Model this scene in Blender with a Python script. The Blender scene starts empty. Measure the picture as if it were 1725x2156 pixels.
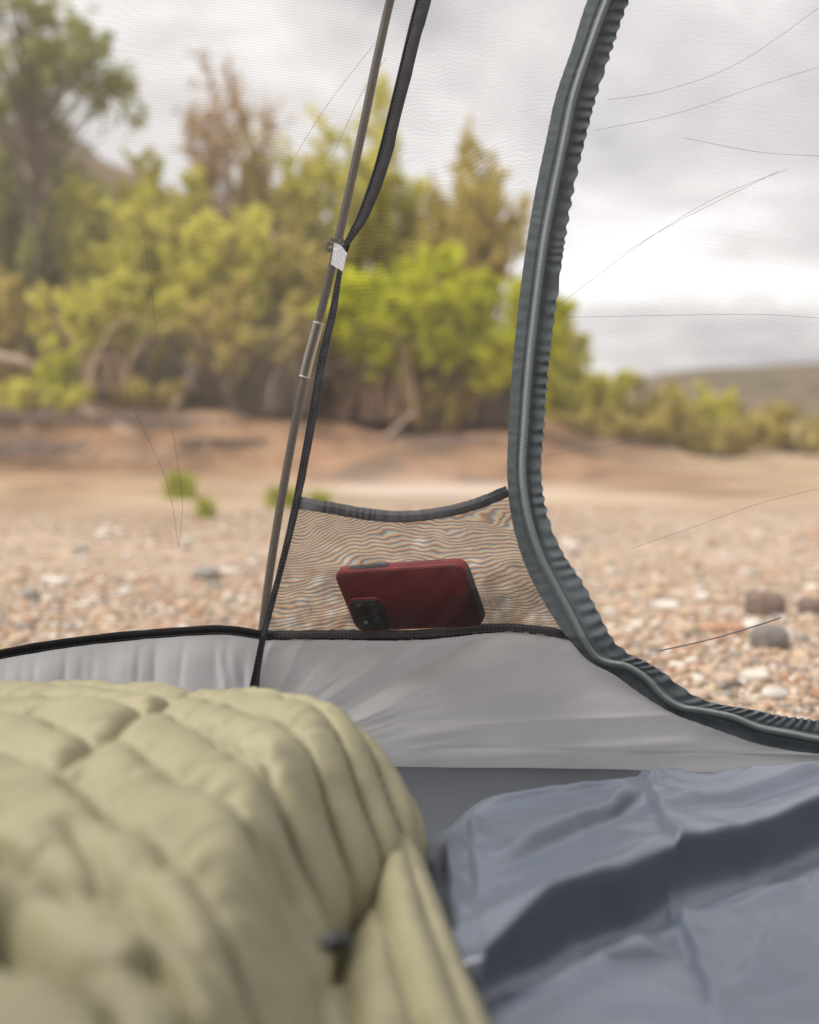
import bpy, math, random
import numpy as np
from mathutils import Vector, Matrix

# ------------------------------------------------------------------ camera
C = bpy.context.scene.collection
scene = bpy.context.scene
PITCH = math.radians(4.5)
CAM = np.array([0.0, 0.0, 0.42])
FWD = np.array([0.0, math.cos(PITCH), -math.sin(PITCH)])
UPV = np.array([0.0, math.sin(PITCH), math.cos(PITCH)])
RGT = np.array([1.0, 0.0, 0.0])
cam_d = bpy.data.cameras.new('camera')
cam = bpy.data.objects.new('camera', cam_d)
C.objects.link(cam)
cam.location = CAM
cam.rotation_euler = (math.pi / 2 - PITCH, 0, 0)
cam_d.sensor_fit = 'HORIZONTAL'
cam_d.sensor_width = 24
cam_d.lens = 35
cam_d.clip_start = 0.02
cam_d.clip_end = 3000
cam_d.dof.use_dof = True
cam_d.dof.focus_distance = 1.19
cam_d.dof.aperture_fstop = 2.3
scene.camera = cam

# ------------------------------------------------------------------ world and sun
SUN_ELEV, SUN_AZ = math.radians(50), math.radians(-118)      # azimuth from +Y towards +X
world = bpy.data.worlds.new('World')
scene.world = world
world.use_nodes = True
wn = world.node_tree
for n in list(wn.nodes):
    wn.nodes.remove(n)


def N(nt, kind, **kw):
    n = nt.nodes.new(kind)
    for k, v in kw.items():
        if k.startswith('i_'):
            key = k[2:]
            key = int(key) if key.isdigit() else key
            n.inputs[key].default_value = v
        else:
            setattr(n, k, v)
    return n


def ramp(nt, src, stops, interp='LINEAR'):
    r = nt.nodes.new('ShaderNodeValToRGB')
    r.color_ramp.interpolation = interp
    els = r.color_ramp.elements
    while len(els) < len(stops):
        els.new(0.5)
    for e, (p, c) in zip(els, stops):
        e.position = p
        e.color = (*c, 1) if len(c) == 3 else c
    nt.links.new(src, r.inputs[0])
    return r.outputs[0]


wo = N(wn, 'ShaderNodeOutputWorld')
bg = N(wn, 'ShaderNodeBackground')
bg.inputs['Strength'].default_value = 0.12
sky = N(wn, 'ShaderNodeTexSky', sky_type='NISHITA')
sky.sun_disc = False
sky.sun_elevation = SUN_ELEV
sky.sun_rotation = SUN_AZ
tc = N(wn, 'ShaderNodeTexCoord')
sep = N(wn, 'ShaderNodeSeparateXYZ')
wn.links.new(tc.outputs['Generated'], sep.inputs[0])
# cloud deck projected onto a plane overhead
add = N(wn, 'ShaderNodeMath', operation='ADD')
add.inputs[1].default_value = 0.22
mx = N(wn, 'ShaderNodeMath', operation='MAXIMUM')
mx.inputs[1].default_value = 0.0
wn.links.new(sep.outputs[2], mx.inputs[0])
wn.links.new(mx.outputs[0], add.inputs[0])
dx = N(wn, 'ShaderNodeMath', operation='DIVIDE')
dy = N(wn, 'ShaderNodeMath', operation='DIVIDE')
wn.links.new(sep.outputs[0], dx.inputs[0]); wn.links.new(add.outputs[0], dx.inputs[1])
wn.links.new(sep.outputs[1], dy.inputs[0]); wn.links.new(add.outputs[0], dy.inputs[1])
cmb = N(wn, 'ShaderNodeCombineXYZ')
wn.links.new(dx.outputs[0], cmb.inputs[0]); wn.links.new(dy.outputs[0], cmb.inputs[1])
cmb.inputs[2].default_value = 33.68
n1 = N(wn, 'ShaderNodeTexNoise'); n1.inputs['Scale'].default_value = 1.25
n1.inputs['Detail'].default_value = 5.0; n1.inputs['Roughness'].default_value = 0.58
n1.inputs['Distortion'].default_value = 0.35
wn.links.new(cmb.outputs[0], n1.inputs['Vector'])
CLOUD_DARK = (4.35, 4.2, 4.3)
CLOUD_MID = (7.0, 6.7, 6.6)
CLOUD_LIT = (9.8, 9.6, 9.5)
cl = ramp(wn, n1.outputs['Fac'], [(0.33, CLOUD_LIT), (0.46, CLOUD_MID), (0.62, CLOUD_DARK)])
# overcast skies grow brighter towards the zenith
zen = N(wn, 'ShaderNodeMapRange'); zen.inputs['From Min'].default_value = 0.30; zen.inputs['From Max'].default_value = 1.0
zen.inputs['To Min'].default_value = 1.0; zen.inputs['To Max'].default_value = 1.75
wn.links.new(sep.outputs[2], zen.inputs['Value'])
mxs = N(wn, 'ShaderNodeMix', data_type='RGBA')
mxs.inputs[0].default_value = 0.93
wn.links.new(sky.outputs[0], mxs.inputs[6])
wn.links.new(cl, mxs.inputs[7])
vm = N(wn, 'ShaderNodeVectorMath', operation='SCALE')
wn.links.new(mxs.outputs[2], vm.inputs[0]); wn.links.new(zen.outputs[0], vm.inputs['Scale'])
wn.links.new(vm.outputs[0], bg.inputs['Color'])
wn.links.new(bg.outputs[0], wo.inputs[0])

sun_d = bpy.data.lights.new('sun', 'SUN')
sun_d.energy = 3.9
sun_d.angle = math.radians(24)
sun_d.color = (1.0, 0.95, 0.88)
sun = bpy.data.objects.new('sun', sun_d)
C.objects.link(sun)
sdir = Vector((math.cos(SUN_ELEV) * math.sin(SUN_AZ), math.cos(SUN_ELEV) * math.cos(SUN_AZ), math.sin(SUN_ELEV)))
sun.rotation_euler = sdir.to_track_quat('Z', 'Y').to_euler()
sun.location = (0, 0, 20)

vs = scene.view_settings
scene.display_settings.display_device = 'sRGB'
vs.view_transform = 'Standard'
vs.look = 'None'
vs.exposure = 0.34
vs.gamma = 1
vs.use_curve_mapping = False
scene.cycles.max_bounces = 8
scene.cycles.transparent_max_bounces = 24
scene.cycles.use_denoising = True

# ------------------------------------------------------------------ helpers
rng = np.random.default_rng(7)
random.seed(7)


def P(px, py, d):
    """photo pixel (1725 x 2156) and depth in front of the lens -> point in the place"""
    px = np.asarray(px, float); py = np.asarray(py, float); d = np.asarray(d, float)
    a = (px - 862.5) / 1725 * 24 / 35
    b = -(py - 1078) / 2156 * 30 / 35
    return CAM + d[..., None] * (FWD + a[..., None] * RGT + b[..., None] * UPV)


def PZ(px, py, z):
    a = (px - 862.5) / 1725 * 24 / 35
    b = -(py - 1078) / 2156 * 30 / 35
    dirv = FWD + a * RGT + b * UPV
    t = (z - CAM[2]) / dirv[2]
    return CAM + t * dirv


def hash2(ix, iy, seed):
    h = (ix.astype(np.int64) * 374761393 + iy.astype(np.int64) * 668265263 + seed * 982451653) & 0x7fffffff
    h = ((h ^ (h >> 13)) * 1274126177) & 0x7fffffff
    return ((h ^ (h >> 16)) & 0xffff) / 65535.0


def noise(x, y, seed=0):
    x = np.asarray(x, float); y = np.asarray(y, float)
    ix = np.floor(x); iy = np.floor(y)
    fx = x - ix; fy = y - iy
    fx = fx * fx * fx * (fx * (fx * 6 - 15) + 10); fy = fy * fy * fy * (fy * (fy * 6 - 15) + 10)
    a = hash2(ix, iy, seed); b = hash2(ix + 1, iy, seed)
    c = hash2(ix, iy + 1, seed); d = hash2(ix + 1, iy + 1, seed)
    return (a + (b - a) * fx) * (1 - fy) + (c + (d - c) * fx) * fy - 0.5


def fbm(x, y, seed=0, octv=4):
    s = 0; amp = 1
    for k in range(octv):
        s = s + amp * noise(x * 2 ** k + 13.7 * k, y * 2 ** k - 7.1 * k, seed + k)
        amp *= 0.5
    return s


def sstep(a, b, x):
    t = np.clip((x - a) / (b - a), 0, 1)
    return t * t * (3 - 2 * t)


def smooth_curve(pts, n):
    """Catmull-Rom through pts, resampled to n points evenly along its length"""
    p = np.asarray(pts, float)
    q = np.vstack([2 * p[0] - p[1], p, 2 * p[-1] - p[-2]])
    out = []
    for i in range(1, len(q) - 2):
        for t in np.linspace(0, 1, 16, endpoint=False):
            out.append(0.5 * ((2 * q[i]) + (-q[i - 1] + q[i + 1]) * t + (2 * q[i - 1] - 5 * q[i] + 4 * q[i + 1] - q[i + 2]) * t * t
                              + (-q[i - 1] + 3 * q[i] - 3 * q[i + 1] + q[i + 2]) * t ** 3))
    out.append(p[-1])
    out = np.array(out)
    L = np.concatenate([[0], np.cumsum(np.linalg.norm(np.diff(out, axis=0), axis=1))])
    s = np.linspace(0, L[-1], n)
    return np.stack([np.interp(s, L, out[:, k]) for k in range(out.shape[1])], 1)


ORG = {}


def tag(o, label=None, cat=None, group=None, kind=None):
    if label: o['label'] = label
    if cat: o['category'] = cat
    if group: o['group'] = group
    if kind: o['kind'] = kind
    return o


def thing(name, loc, label, cat, group=None):
    o = bpy.data.objects.new(name, None)
    C.objects.link(o)
    o.location = loc
    o.empty_display_size = 0.05
    ORG[o.name] = np.array(loc, float)
    return tag(o, label, cat, group)


def mesh_obj(name, V, F, mat, parent=None, smooth=True, uv=None, attr=None, mat_idx=None, origin=None):
    """V (n,3) world points, F list/array of faces; ONE mesh object"""
    V = np.asarray(V, float)
    org = ORG[parent.name] if parent is not None else (np.zeros(3) if origin is None else np.asarray(origin, float))
    me = bpy.data.meshes.new(name)
    V = V - org
    if isinstance(F, np.ndarray):
        nf, k = F.shape
        me.vertices.add(len(V)); me.vertices.foreach_set('co', V.astype(np.float32).ravel())
        me.loops.add(nf * k); me.loops.foreach_set('vertex_index', F.astype(np.int32).ravel())
        me.polygons.add(nf)
        me.polygons.foreach_set('loop_start', np.arange(0, nf * k, k, dtype=np.int32))
        me.update(calc_edges=True)
    else:
        me.from_pydata([tuple(v) for v in V], [], [tuple(f) for f in F])
    for m in (mat if isinstance(mat, (list, tuple)) else [mat]):
        me.materials.append(m)
    if smooth:
        me.polygons.foreach_set('use_smooth', np.ones(len(me.polygons), bool))
    if mat_idx is not None:
        me.polygons.foreach_set('material_index', np.asarray(mat_idx, np.int32))
    if uv is not None:
        lay = me.uv_layers.new(name='UVMap')
        li = np.zeros(len(me.loops), np.int32); me.loops.foreach_get('vertex_index', li)
        lay.data.foreach_set('uv', np.asarray(uv, np.float32)[li].ravel())
    if attr is not None:
        for an, av in attr.items():
            av = np.asarray(av, np.float32)
            a = me.attributes.new(an, 'FLOAT', 'POINT' if len(av) == len(V) else 'FACE')
            a.data.foreach_set('value', av)
    me.update()
    o = bpy.data.objects.new(name, me)
    C.objects.link(o)
    if parent is not None:
        o.parent = parent
        ORG[o.name] = org
    else:
        o.location = org
        ORG[o.name] = org
    return o


def grid_faces(nv, nu):
    i = np.arange(nv - 1)[:, None] * nu + np.arange(nu - 1)[None, :]
    i = i.ravel()
    return np.stack([i, i + 1, i + nu + 1, i + nu], 1)


def grid_obj(name, G, mat, parent=None, uv=None, **kw):
    nv, nu = G.shape[:2]
    if uv is None:
        du = np.linalg.norm(np.diff(G, axis=1), axis=2).mean(0)
        dv = np.linalg.norm(np.diff(G, axis=0), axis=2).mean(1)
        U = np.concatenate([[0], np.cumsum(du)]); Vv = np.concatenate([[0], np.cumsum(dv)])
        uv = np.stack(np.meshgrid(U, Vv), -1)
    return mesh_obj(name, G.reshape(-1, 3), grid_faces(nv, nu), mat, parent, uv=uv.reshape(-1, 2), **kw)


def normals(G):
    gu = np.gradient(G, axis=1); gv = np.gradient(G, axis=0)
    n = np.cross(gu, gv)
    return n / (np.linalg.norm(n, axis=2, keepdims=True) + 1e-12)


def tube(pts, rad, sides=8, caps=True):
    """returns V, F for a tube along pts; rad scalar or per-point"""
    p = np.asarray(pts, float); n = len(p)
    rad = np.broadcast_to(np.asarray(rad, float), (n,))
    t = np.gradient(p, axis=0); t /= np.linalg.norm(t, axis=1, keepdims=True) + 1e-12
    ref = np.array([0, 0, 1.0]) if abs(t[:, 2]).mean() < 0.8 else np.array([1.0, 0, 0])
    a = np.cross(t, ref); a /= np.linalg.norm(a, axis=1, keepdims=True) + 1e-12
    b = np.cross(t, a)
    ang = np.linspace(0, 2 * math.pi, sides, endpoint=False)
    V = (p[:, None, :] + rad[:, None, None] * (a[:, None, :] * np.cos(ang)[None, :, None] + b[:, None, :] * np.sin(ang)[None, :, None])).reshape(-1, 3)
    F = []
    for i in range(n - 1):
        for k in range(sides):
            k2 = (k + 1) % sides
            F.append((i * sides + k, i * sides + k2, (i + 1) * sides + k2, (i + 1) * sides + k))
    if caps:
        F.append(tuple(range(sides))[::-1]); F.append(tuple((n - 1) * sides + k for k in range(sides)))
    return V, F


def join(parts):
    Vs, Fs, o = [], [], 0
    for V, F in parts:
        Vs.append(V); Fs += [tuple(int(i) + o for i in f) for f in F]; o += len(V)
    return np.vstack(Vs), Fs


# ------------------------------------------------------------------ materials
def new_mat(name):
    m = bpy.data.materials.new(name)
    m.use_nodes = True
    nt = m.node_tree
    for n in list(nt.nodes):
        nt.nodes.remove(n)
    out = nt.nodes.new('ShaderNodeOutputMaterial')
    return m, nt, out


def principled(name, col, rough=0.7, spec=0.5, noise_amt=0.0, noise_scale=20, bump=0.0, bump_scale=200, coord='Object',
               metallic=0.0, col2=None, transl=0.0, weave=0.0, weave_scale=1000, coat=0.0):
    m, nt, out = new_mat(name)
    b = N(nt, 'ShaderNodeBsdfPrincipled')
    b.inputs['Base Color'].default_value = (*col, 1)
    b.inputs['Roughness'].default_value = rough
    b.inputs['Specular IOR Level'].default_value = spec
    b.inputs['Metallic'].default_value = metallic
    b.inputs['Coat Weight'].default_value = coat
    t = N(nt, 'ShaderNodeTexCoord')
    colout = None
    if noise_amt or col2:
        n = N(nt, 'ShaderNodeTexNoise'); n.inputs['Scale'].default_value = noise_scale; n.inputs['Detail'].default_value = 5
        nt.links.new(t.outputs[coord], n.inputs['Vector'])
        c2 = col2 or tuple(max(0, c * (1 - noise_amt)) for c in col)
        c1 = col if col2 else tuple(c * (1 + noise_amt) for c in col)
        colout = ramp(nt, n.outputs['Fac'], [(0.35, c2), (0.65, c1)])
        nt.links.new(colout, b.inputs['Base Color'])
    last = None
    if bump:
        n = N(nt, 'ShaderNodeTexNoise'); n.inputs['Scale'].default_value = bump_scale; n.inputs['Detail'].default_value = 4
        nt.links.new(t.outputs[coord], n.inputs['Vector'])
        bp = N(nt, 'ShaderNodeBump'); bp.inputs['Strength'].default_value = bump; bp.inputs['Distance'].default_value = 0.002
        nt.links.new(n.outputs['Fac'], bp.inputs['Height'])
        nt.links.new(bp.outputs[0], b.inputs['Normal']); last = bp
    if weave:
        w = N(nt, 'ShaderNodeTexWave'); w.wave_type = 'BANDS'; w.bands_direction = 'DIAGONAL'
        w.inputs['Scale'].default_value = weave_scale; w.inputs['Distortion'].default_value = 0.5
        nt.links.new(t.outputs['UV'], w.inputs['Vector'])
        bp = N(nt, 'ShaderNodeBump'); bp.inputs['Strength'].default_value = weave; bp.inputs['Distance'].default_value = 0.001
        nt.links.new(w.outputs['Fac'], bp.inputs['Height'])
        if last: nt.links.new(last.outputs[0], bp.inputs['Normal'])
        nt.links.new(bp.outputs[0], b.inputs['Normal'])
    if transl:
        tr = N(nt, 'ShaderNodeBsdfTranslucent'); tr.inputs[0].default_value = (*col, 1)
        if colout: nt.links.new(colout, tr.inputs[0])
        mxn = N(nt, 'ShaderNodeMixShader'); mxn.inputs[0].default_value = transl
        nt.links.new(b.outputs[0], mxn.inputs[1]); nt.links.new(tr.outputs[0], mxn.inputs[2])
        nt.links.new(mxn.outputs[0], out.inputs[0])
    else:
        nt.links.new(b.outputs[0], out.inputs[0])
    return m


def math_n(nt, op, a, b=None, c=None):
    n = N(nt, 'ShaderNodeMath', operation=op)
    for i, v in enumerate((a, b, c)):
        if v is None: continue
        if isinstance(v, (int, float)): n.inputs[i].default_value = v
        else: nt.links.new(v, n.inputs[i])
    return n.outputs[0]


def mesh_fabric(name, open_, row_amp, moire_amp, thread=(0.30, 0.29, 0.28), pitch=0.0023, warp=0.6, warp_scale=9, chroma=0.7,
                moire_pitch=0.0048, mask_scale=4.0, mask=(0.4, 0.6), beat_gain=0.0):
    """fine insect netting: woven rows that let light through, beating against each other where layers meet"""
    m, nt, out = new_mat(name)
    t = N(nt, 'ShaderNodeTexCoord')
    s = N(nt, 'ShaderNodeSeparateXYZ'); nt.links.new(t.outputs['UV'], s.inputs[0])
    nz = N(nt, 'ShaderNodeTexNoise'); nz.inputs['Scale'].default_value = warp_scale; nz.inputs['Detail'].default_value = 2.5
    nz.inputs['Distortion'].default_value = 0.6
    nt.links.new(t.outputs['UV'], nz.inputs['Vector'])
    nz2 = N(nt, 'ShaderNodeTexNoise'); nz2.inputs['Scale'].default_value = mask_scale; nz2.inputs['Detail'].default_value = 1
    nt.links.new(t.outputs['UV'], nz2.inputs['Vector'])
    msk = ramp(nt, nz2.outputs['Fac'], [(mask[0], (0, 0, 0)), (mask[1], (1, 1, 1))])
    # thread rows
    ph = math_n(nt, 'MULTIPLY_ADD', s.outputs[0], 0.12, s.outputs[1])
    row = math_n(nt, 'SINE', math_n(nt, 'MULTIPLY_ADD', nz.outputs['Fac'], 14.0, math_n(nt, 'MULTIPLY', ph, 2 * math.pi / pitch)))
    # beat pattern
    nz3 = N(nt, 'ShaderNodeTexNoise'); nz3.inputs['Scale'].default_value = warp_scale * 4.5; nz3.inputs['Detail'].default_value = 1.5
    nt.links.new(t.outputs['UV'], nz3.inputs['Vector'])
    bp = math_n(nt, 'MULTIPLY_ADD', s.outputs[0], 260.0, math_n(nt, 'MULTIPLY', s.outputs[1], 2 * math.pi / moire_pitch))
    bp = math_n(nt, 'MULTIPLY_ADD', nz.outputs['Fac'], warp * 120, bp)
    bp = math_n(nt, 'MULTIPLY_ADD', nz3.outputs['Fac'], warp * 24, bp)
    bt = N(nt, 'ShaderNodeAttribute'); bt.attribute_name = 'beat'
    dn = N(nt, 'ShaderNodeAttribute'); dn.attribute_name = 'dense'
    opn = math_n(nt, 'MULTIPLY_ADD', dn.outputs['Fac'], -0.30, open_)  # less open along the pocket's painted shadow streaks
    vals = []
    for k in range(3):
        sn = math_n(nt, 'SINE', math_n(nt, 'ADD', bp, (k - 1) * chroma))
        v = math_n(nt, 'MULTIPLY', sn, moire_amp)
        v = math_n(nt, 'MULTIPLY', v, math_n(nt, 'MULTIPLY_ADD', bt.outputs['Fac'], beat_gain, msk))
        v = math_n(nt, 'MULTIPLY_ADD', row, row_amp, v)
        v = math_n(nt, 'ADD', v, opn)
        v = N(nt, 'ShaderNodeClamp').outputs[0] if False else math_n(nt, 'MINIMUM', math_n(nt, 'MAXIMUM', v, 0.02), 0.98)
        vals.append(v)
    cc = N(nt, 'ShaderNodeCombineColor')
    for k in range(3): nt.links.new(vals[k], cc.inputs[k])
    tr = N(nt, 'ShaderNodeBsdfTransparent'); nt.links.new(cc.outputs[0], tr.inputs[0])
    tcol = tuple(c_ * (1 - open_) for c_ in thread)
    df = N(nt, 'ShaderNodeBsdfDiffuse'); df.inputs[0].default_value = (*tcol, 1)
    tl = N(nt, 'ShaderNodeBsdfTranslucent'); tl.inputs[0].default_value = (*tcol, 1)
    mm = N(nt, 'ShaderNodeMixShader'); mm.inputs[0].default_value = 0.5
    nt.links.new(df.outputs[0], mm.inputs[1]); nt.links.new(tl.outputs[0], mm.inputs[2])
    ad = N(nt, 'ShaderNodeAddShader')
    nt.links.new(tr.outputs[0], ad.inputs[0]); nt.links.new(mm.outputs[0], ad.inputs[1])
    nt.links.new(ad.outputs[0], out.inputs[0])
    return m


def leaf_mat(name, dark, light, transl=0.58):
    m, nt, out = new_mat(name)
    a = N(nt, 'ShaderNodeAttribute'); a.attribute_name = 'tint'
    col = ramp(nt, a.outputs['Fac'], [(0.0, dark), (1.0, light)])
    d = N(nt, 'ShaderNodeBsdfDiffuse'); t = N(nt, 'ShaderNodeBsdfTranslucent')
    nt.links.new(col, d.inputs[0]); nt.links.new(col, t.inputs[0])
    mx_ = N(nt, 'ShaderNodeMixShader'); mx_.inputs[0].default_value = transl
    nt.links.new(d.outputs[0], mx_.inputs[1]); nt.links.new(t.outputs[0], mx_.inputs[2])
    nt.links.new(mx_.outputs[0], out.inputs[0])
    return m


M = {}
M['leaf_green'] = leaf_mat('leaf_green', (0.20, 0.23, 0.06), (0.44, 0.46, 0.14))
M['leaf_yellow'] = leaf_mat('leaf_yellow', (0.54, 0.52, 0.07), (0.84, 0.80, 0.20))
M['leaf_lime'] = leaf_mat('leaf_lime', (0.48, 0.50, 0.03), (0.78, 0.80, 0.07))
M['leaf_olive'] = leaf_mat('leaf_olive', (0.46, 0.39, 0.10), (0.76, 0.65, 0.23))
M['leaf_russet'] = leaf_mat('leaf_russet', (0.40, 0.27, 0.14), (0.62, 0.45, 0.24))
M['twig'] = principled('twig', (0.22, 0.17, 0.15), 0.9, 0.2, col2=(0.09, 0.066, 0.056), noise_scale=1.5)
M['twig_warm'] = principled('twig_warm', (0.50, 0.36, 0.25), 0.9, 0.2, col2=(0.28, 0.18, 0.12), noise_scale=1.5)
M['twig_pale'] = principled('twig_pale', (0.52, 0.42, 0.34), 0.9, 0.2, col2=(0.34, 0.25, 0.19), noise_scale=2)
M['bark'] = principled('bark', (0.20, 0.16, 0.13), 0.95, 0.2, col2=(0.1, 0.08, 0.07), noise_scale=9, bump=0.5, bump_scale=40)
M['netting_left'] = mesh_fabric('netting_left', 0.72, 0.038, 0.015, thread=(0.36, 0.33, 0.285))
M['netting_mid'] = mesh_fabric('netting_mid', 0.74, 0.032, 0.055, thread=(0.25, 0.23, 0.21), mask=(0.42, 0.62), warp=0.9, moire_pitch=0.0040, beat_gain=6.3, chroma=0.65)
M['netting_door'] = mesh_fabric('netting_door', 0.76, 0.026, 0.015, warp=0.4)
M['netting_pocket'] = mesh_fabric('netting_pocket', 0.56, 0.07, 0.03, thread=(0.13, 0.12, 0.115), warp=1.15, warp_scale=12, moire_pitch=0.0037, chroma=0.3,
                                  mask=(0.1, 0.35))
M['grey_nylon'] = principled('grey_nylon', (0.52, 0.525, 0.54), 0.62, 0.35, noise_amt=0.05, noise_scale=14, bump=0.25, bump_scale=70, transl=0.42)
M['shade_cloth'] = principled('shade_cloth', (0.06, 0.063, 0.068), 0.7, 0.3, noise_amt=0.05, noise_scale=6)  # dark cloth of the unseen canopy added for shade
M['floor_nylon'] = principled('floor_nylon', (0.055, 0.062, 0.072), 0.5, 0.4, noise_amt=0.06, noise_scale=8, bump=0.1, bump_scale=400)
M['black_tape'] = principled('black_tape', (0.018, 0.018, 0.02), 0.8, 0.3, noise_amt=0.2, noise_scale=60, weave=0.4, weave_scale=260)
M['grey_tape'] = principled('grey_tape', (0.075, 0.075, 0.08), 0.6, 0.4, noise_amt=0.15, noise_scale=50, weave=0.3, weave_scale=260)
M['stitch'] = principled('stitch', (0.14, 0.14, 0.15), 0.7)
M['zip_tape'] = principled('zip_tape', (0.118, 0.136, 0.148), 0.72, 0.35, noise_amt=0.12, noise_scale=90, weave=0.6, weave_scale=330)
M['zip_coil'] = principled('zip_coil', (0.34, 0.38, 0.37), 0.35, 0.5)
M['zip_core'] = principled('zip_core', (0.24, 0.26, 0.25), 0.4, 0.5)
M['pole'] = None
M['quilt'] = principled('quilt', (0.265, 0.243, 0.15), 0.55, 0.4, noise_amt=0.06, noise_scale=12, bump=0.55, bump_scale=48, transl=0.08)
M['pad'] = principled('pad', (0.080, 0.095, 0.124), 0.31, 0.65, noise_amt=0.10, noise_scale=7, bump=0.30, bump_scale=26)
M['core_dark'] = principled('core_dark', (0.04, 0.042, 0.048), 0.5)
M['cord'] = principled('cord', (0.02, 0.018, 0.018), 0.8, 0.3)
M['webbing'] = principled('webbing', (0.55, 0.56, 0.60), 0.8, 0.2, noise_amt=0.3, noise_scale=700)
M['black_plastic'] = principled('black_plastic', (0.012, 0.012, 0.014), 0.4, 0.5)
M['hair'] = principled('hair', (0.12, 0.11, 0.11), 0.6, 0.3)


def pole_mat():
    m, nt, out = new_mat('pole')
    b = N(nt, 'ShaderNodeBsdfPrincipled'); b.inputs['Roughness'].default_value = 0.45
    t = N(nt, 'ShaderNodeTexCoord')
    v = N(nt, 'ShaderNodeTexVoronoi'); v.inputs['Scale'].default_value = 800
    nt.links.new(t.outputs['Object'], v.inputs['Vector'])
    c = ramp(nt, v.outputs['Distance'], [(0.18, (0.09, 0.07, 0.062)), (0.42, (0.012, 0.009, 0.008))])
    nt.links.new(c, b.inputs['Base Color']); nt.links.new(b.outputs[0], out.inputs[0])
    return m


M['pole'] = pole_mat()


def ferrule_mat():
    m, nt, out = new_mat('clear_ferrule')
    tr = N(nt, 'ShaderNodeBsdfTransparent'); tr.inputs[0].default_value = (0.78, 0.77, 0.74, 1)
    gl = N(nt, 'ShaderNodeBsdfGlossy'); gl.inputs['Roughness'].default_value = 0.12
    lw = N(nt, 'ShaderNodeLayerWeight'); lw.inputs[0].default_value = 0.45
    mx_ = N(nt, 'ShaderNodeMixShader')
    nt.links.new(lw.outputs['Facing'], mx_.inputs[0])
    nt.links.new(tr.outputs[0], mx_.inputs[1]); nt.links.new(gl.outputs[0], mx_.inputs[2])
    nt.links.new(mx_.outputs[0], out.inputs[0])
    return m


M['ferrule'] = ferrule_mat()


def ground_mat():
    m, nt, out = new_mat('riverbed')
    b = N(nt, 'ShaderNodeBsdfPrincipled'); b.inputs['Roughness'].default_value = 0.9
    b.inputs['Specular IOR Level'].default_value = 0.2
    t = N(nt, 'ShaderNodeTexCoord'); g = t.outputs['Object']
    v = N(nt, 'ShaderNodeTexVoronoi'); v.inputs['Scale'].default_value = 34; nt.links.new(g, v.inputs['Vector'])
    sc = N(nt, 'ShaderNodeSeparateColor'); nt.links.new(v.outputs['Color'], sc.inputs[0])
    peb = ramp(nt, sc.outputs[0], [(0.0, (0.26, 0.19, 0.13)), (0.3, (0.42, 0.32, 0.22)), (0.5, (0.36, 0.29, 0.23)), (0.7, (0.55, 0.45, 0.36)),
                                   (0.85, (0.46, 0.30, 0.22)), (1.0, (0.66, 0.60, 0.53))], 'CONSTANT')
    n = N(nt, 'ShaderNodeTexNoise'); n.inputs['Scale'].default_value = 0.9; n.inputs['Detail'].default_value = 6; nt.links.new(g, n.inputs['Vector'])
    sand = ramp(nt, n.outputs['Fac'], [(0.36, (0.21, 0.14, 0.085)), (0.5, (0.36, 0.26, 0.16)), (0.64, (0.46, 0.355, 0.24))])
    a = N(nt, 'ShaderNodeAttribute'); a.attribute_name = 'gravel'
    n3 = N(nt, 'ShaderNodeTexNoise'); n3.inputs['Scale'].default_value = 2.2; n3.inputs['Detail'].default_value = 4; nt.links.new(g, n3.inputs['Vector'])
    gm = math_n(nt, 'MULTIPLY', a.outputs['Fac'], math_n(nt, 'MULTIPLY_ADD', n3.outputs['Fac'], 1.6, 0.1))
    mx1 = N(nt, 'ShaderNodeMix', data_type='RGBA'); nt.links.new(gm, mx1.inputs[0])
    nt.links.new(sand, mx1.inputs[6]); nt.links.new(peb, mx1.inputs[7])
    a2 = N(nt, 'ShaderNodeAttribute'); a2.attribute_name = 'red'
    mx2 = N(nt, 'ShaderNodeMix', data_type='RGBA'); nt.links.new(a2.outputs['Fac'], mx2.inputs[0])
    redc = ramp(nt, n3.outputs['Fac'], [(0.38, (0.12, 0.075, 0.05)), (0.5, (0.28, 0.155, 0.09)), (0.66, (0.38, 0.235, 0.14))])
    nt.links.new(mx1.outputs[2], mx2.inputs[6]); nt.links.new(redc, mx2.inputs[7])
    a3 = N(nt, 'ShaderNodeAttribute'); a3.attribute_name = 'pale'
    mx3 = N(nt, 'ShaderNodeMix', data_type='RGBA'); nt.links.new(a3.outputs['Fac'], mx3.inputs[0])
    nt.links.new(mx2.outputs[2], mx3.inputs[6]); mx3.inputs[7].default_value = (0.62, 0.52, 0.45, 1)
    nt.links.new(mx3.outputs[2], b.inputs['Base Color'])
    bp = N(nt, 'ShaderNodeBump'); bp.inputs['Strength'].default_value = 0.7; bp.inputs['Distance'].default_value = 0.02
    nt.links.new(v.outputs['Distance'], bp.inputs['Height']); nt.links.new(bp.outputs[0], b.inputs['Normal'])
    nt.links.new(b.outputs[0], out.inputs[0])
    return m


M['ground'] = ground_mat()


def hill_mat(name, a, b_):
    m, nt, out = new_mat(name)
    b = N(nt, 'ShaderNodeBsdfPrincipled'); b.inputs['Roughness'].default_value = 0.95
    t = N(nt, 'ShaderNodeTexCoord')
    n = N(nt, 'ShaderNodeTexNoise'); n.inputs['Scale'].default_value = 0.28; n.inputs['Detail'].default_value = 8
    nt.links.new(t.outputs['Object'], n.inputs['Vector'])
    c = ramp(nt, n.outputs['Fac'], [(0.38, a), (0.6, b_)])
    nt.links.new(c, b.inputs['Base Color']); nt.links.new(b.outputs[0], out.inputs[0])
    return m


M['hill'] = hill_mat('hill', (0.06, 0.055, 0.025), (0.155, 0.11, 0.07))


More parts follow.
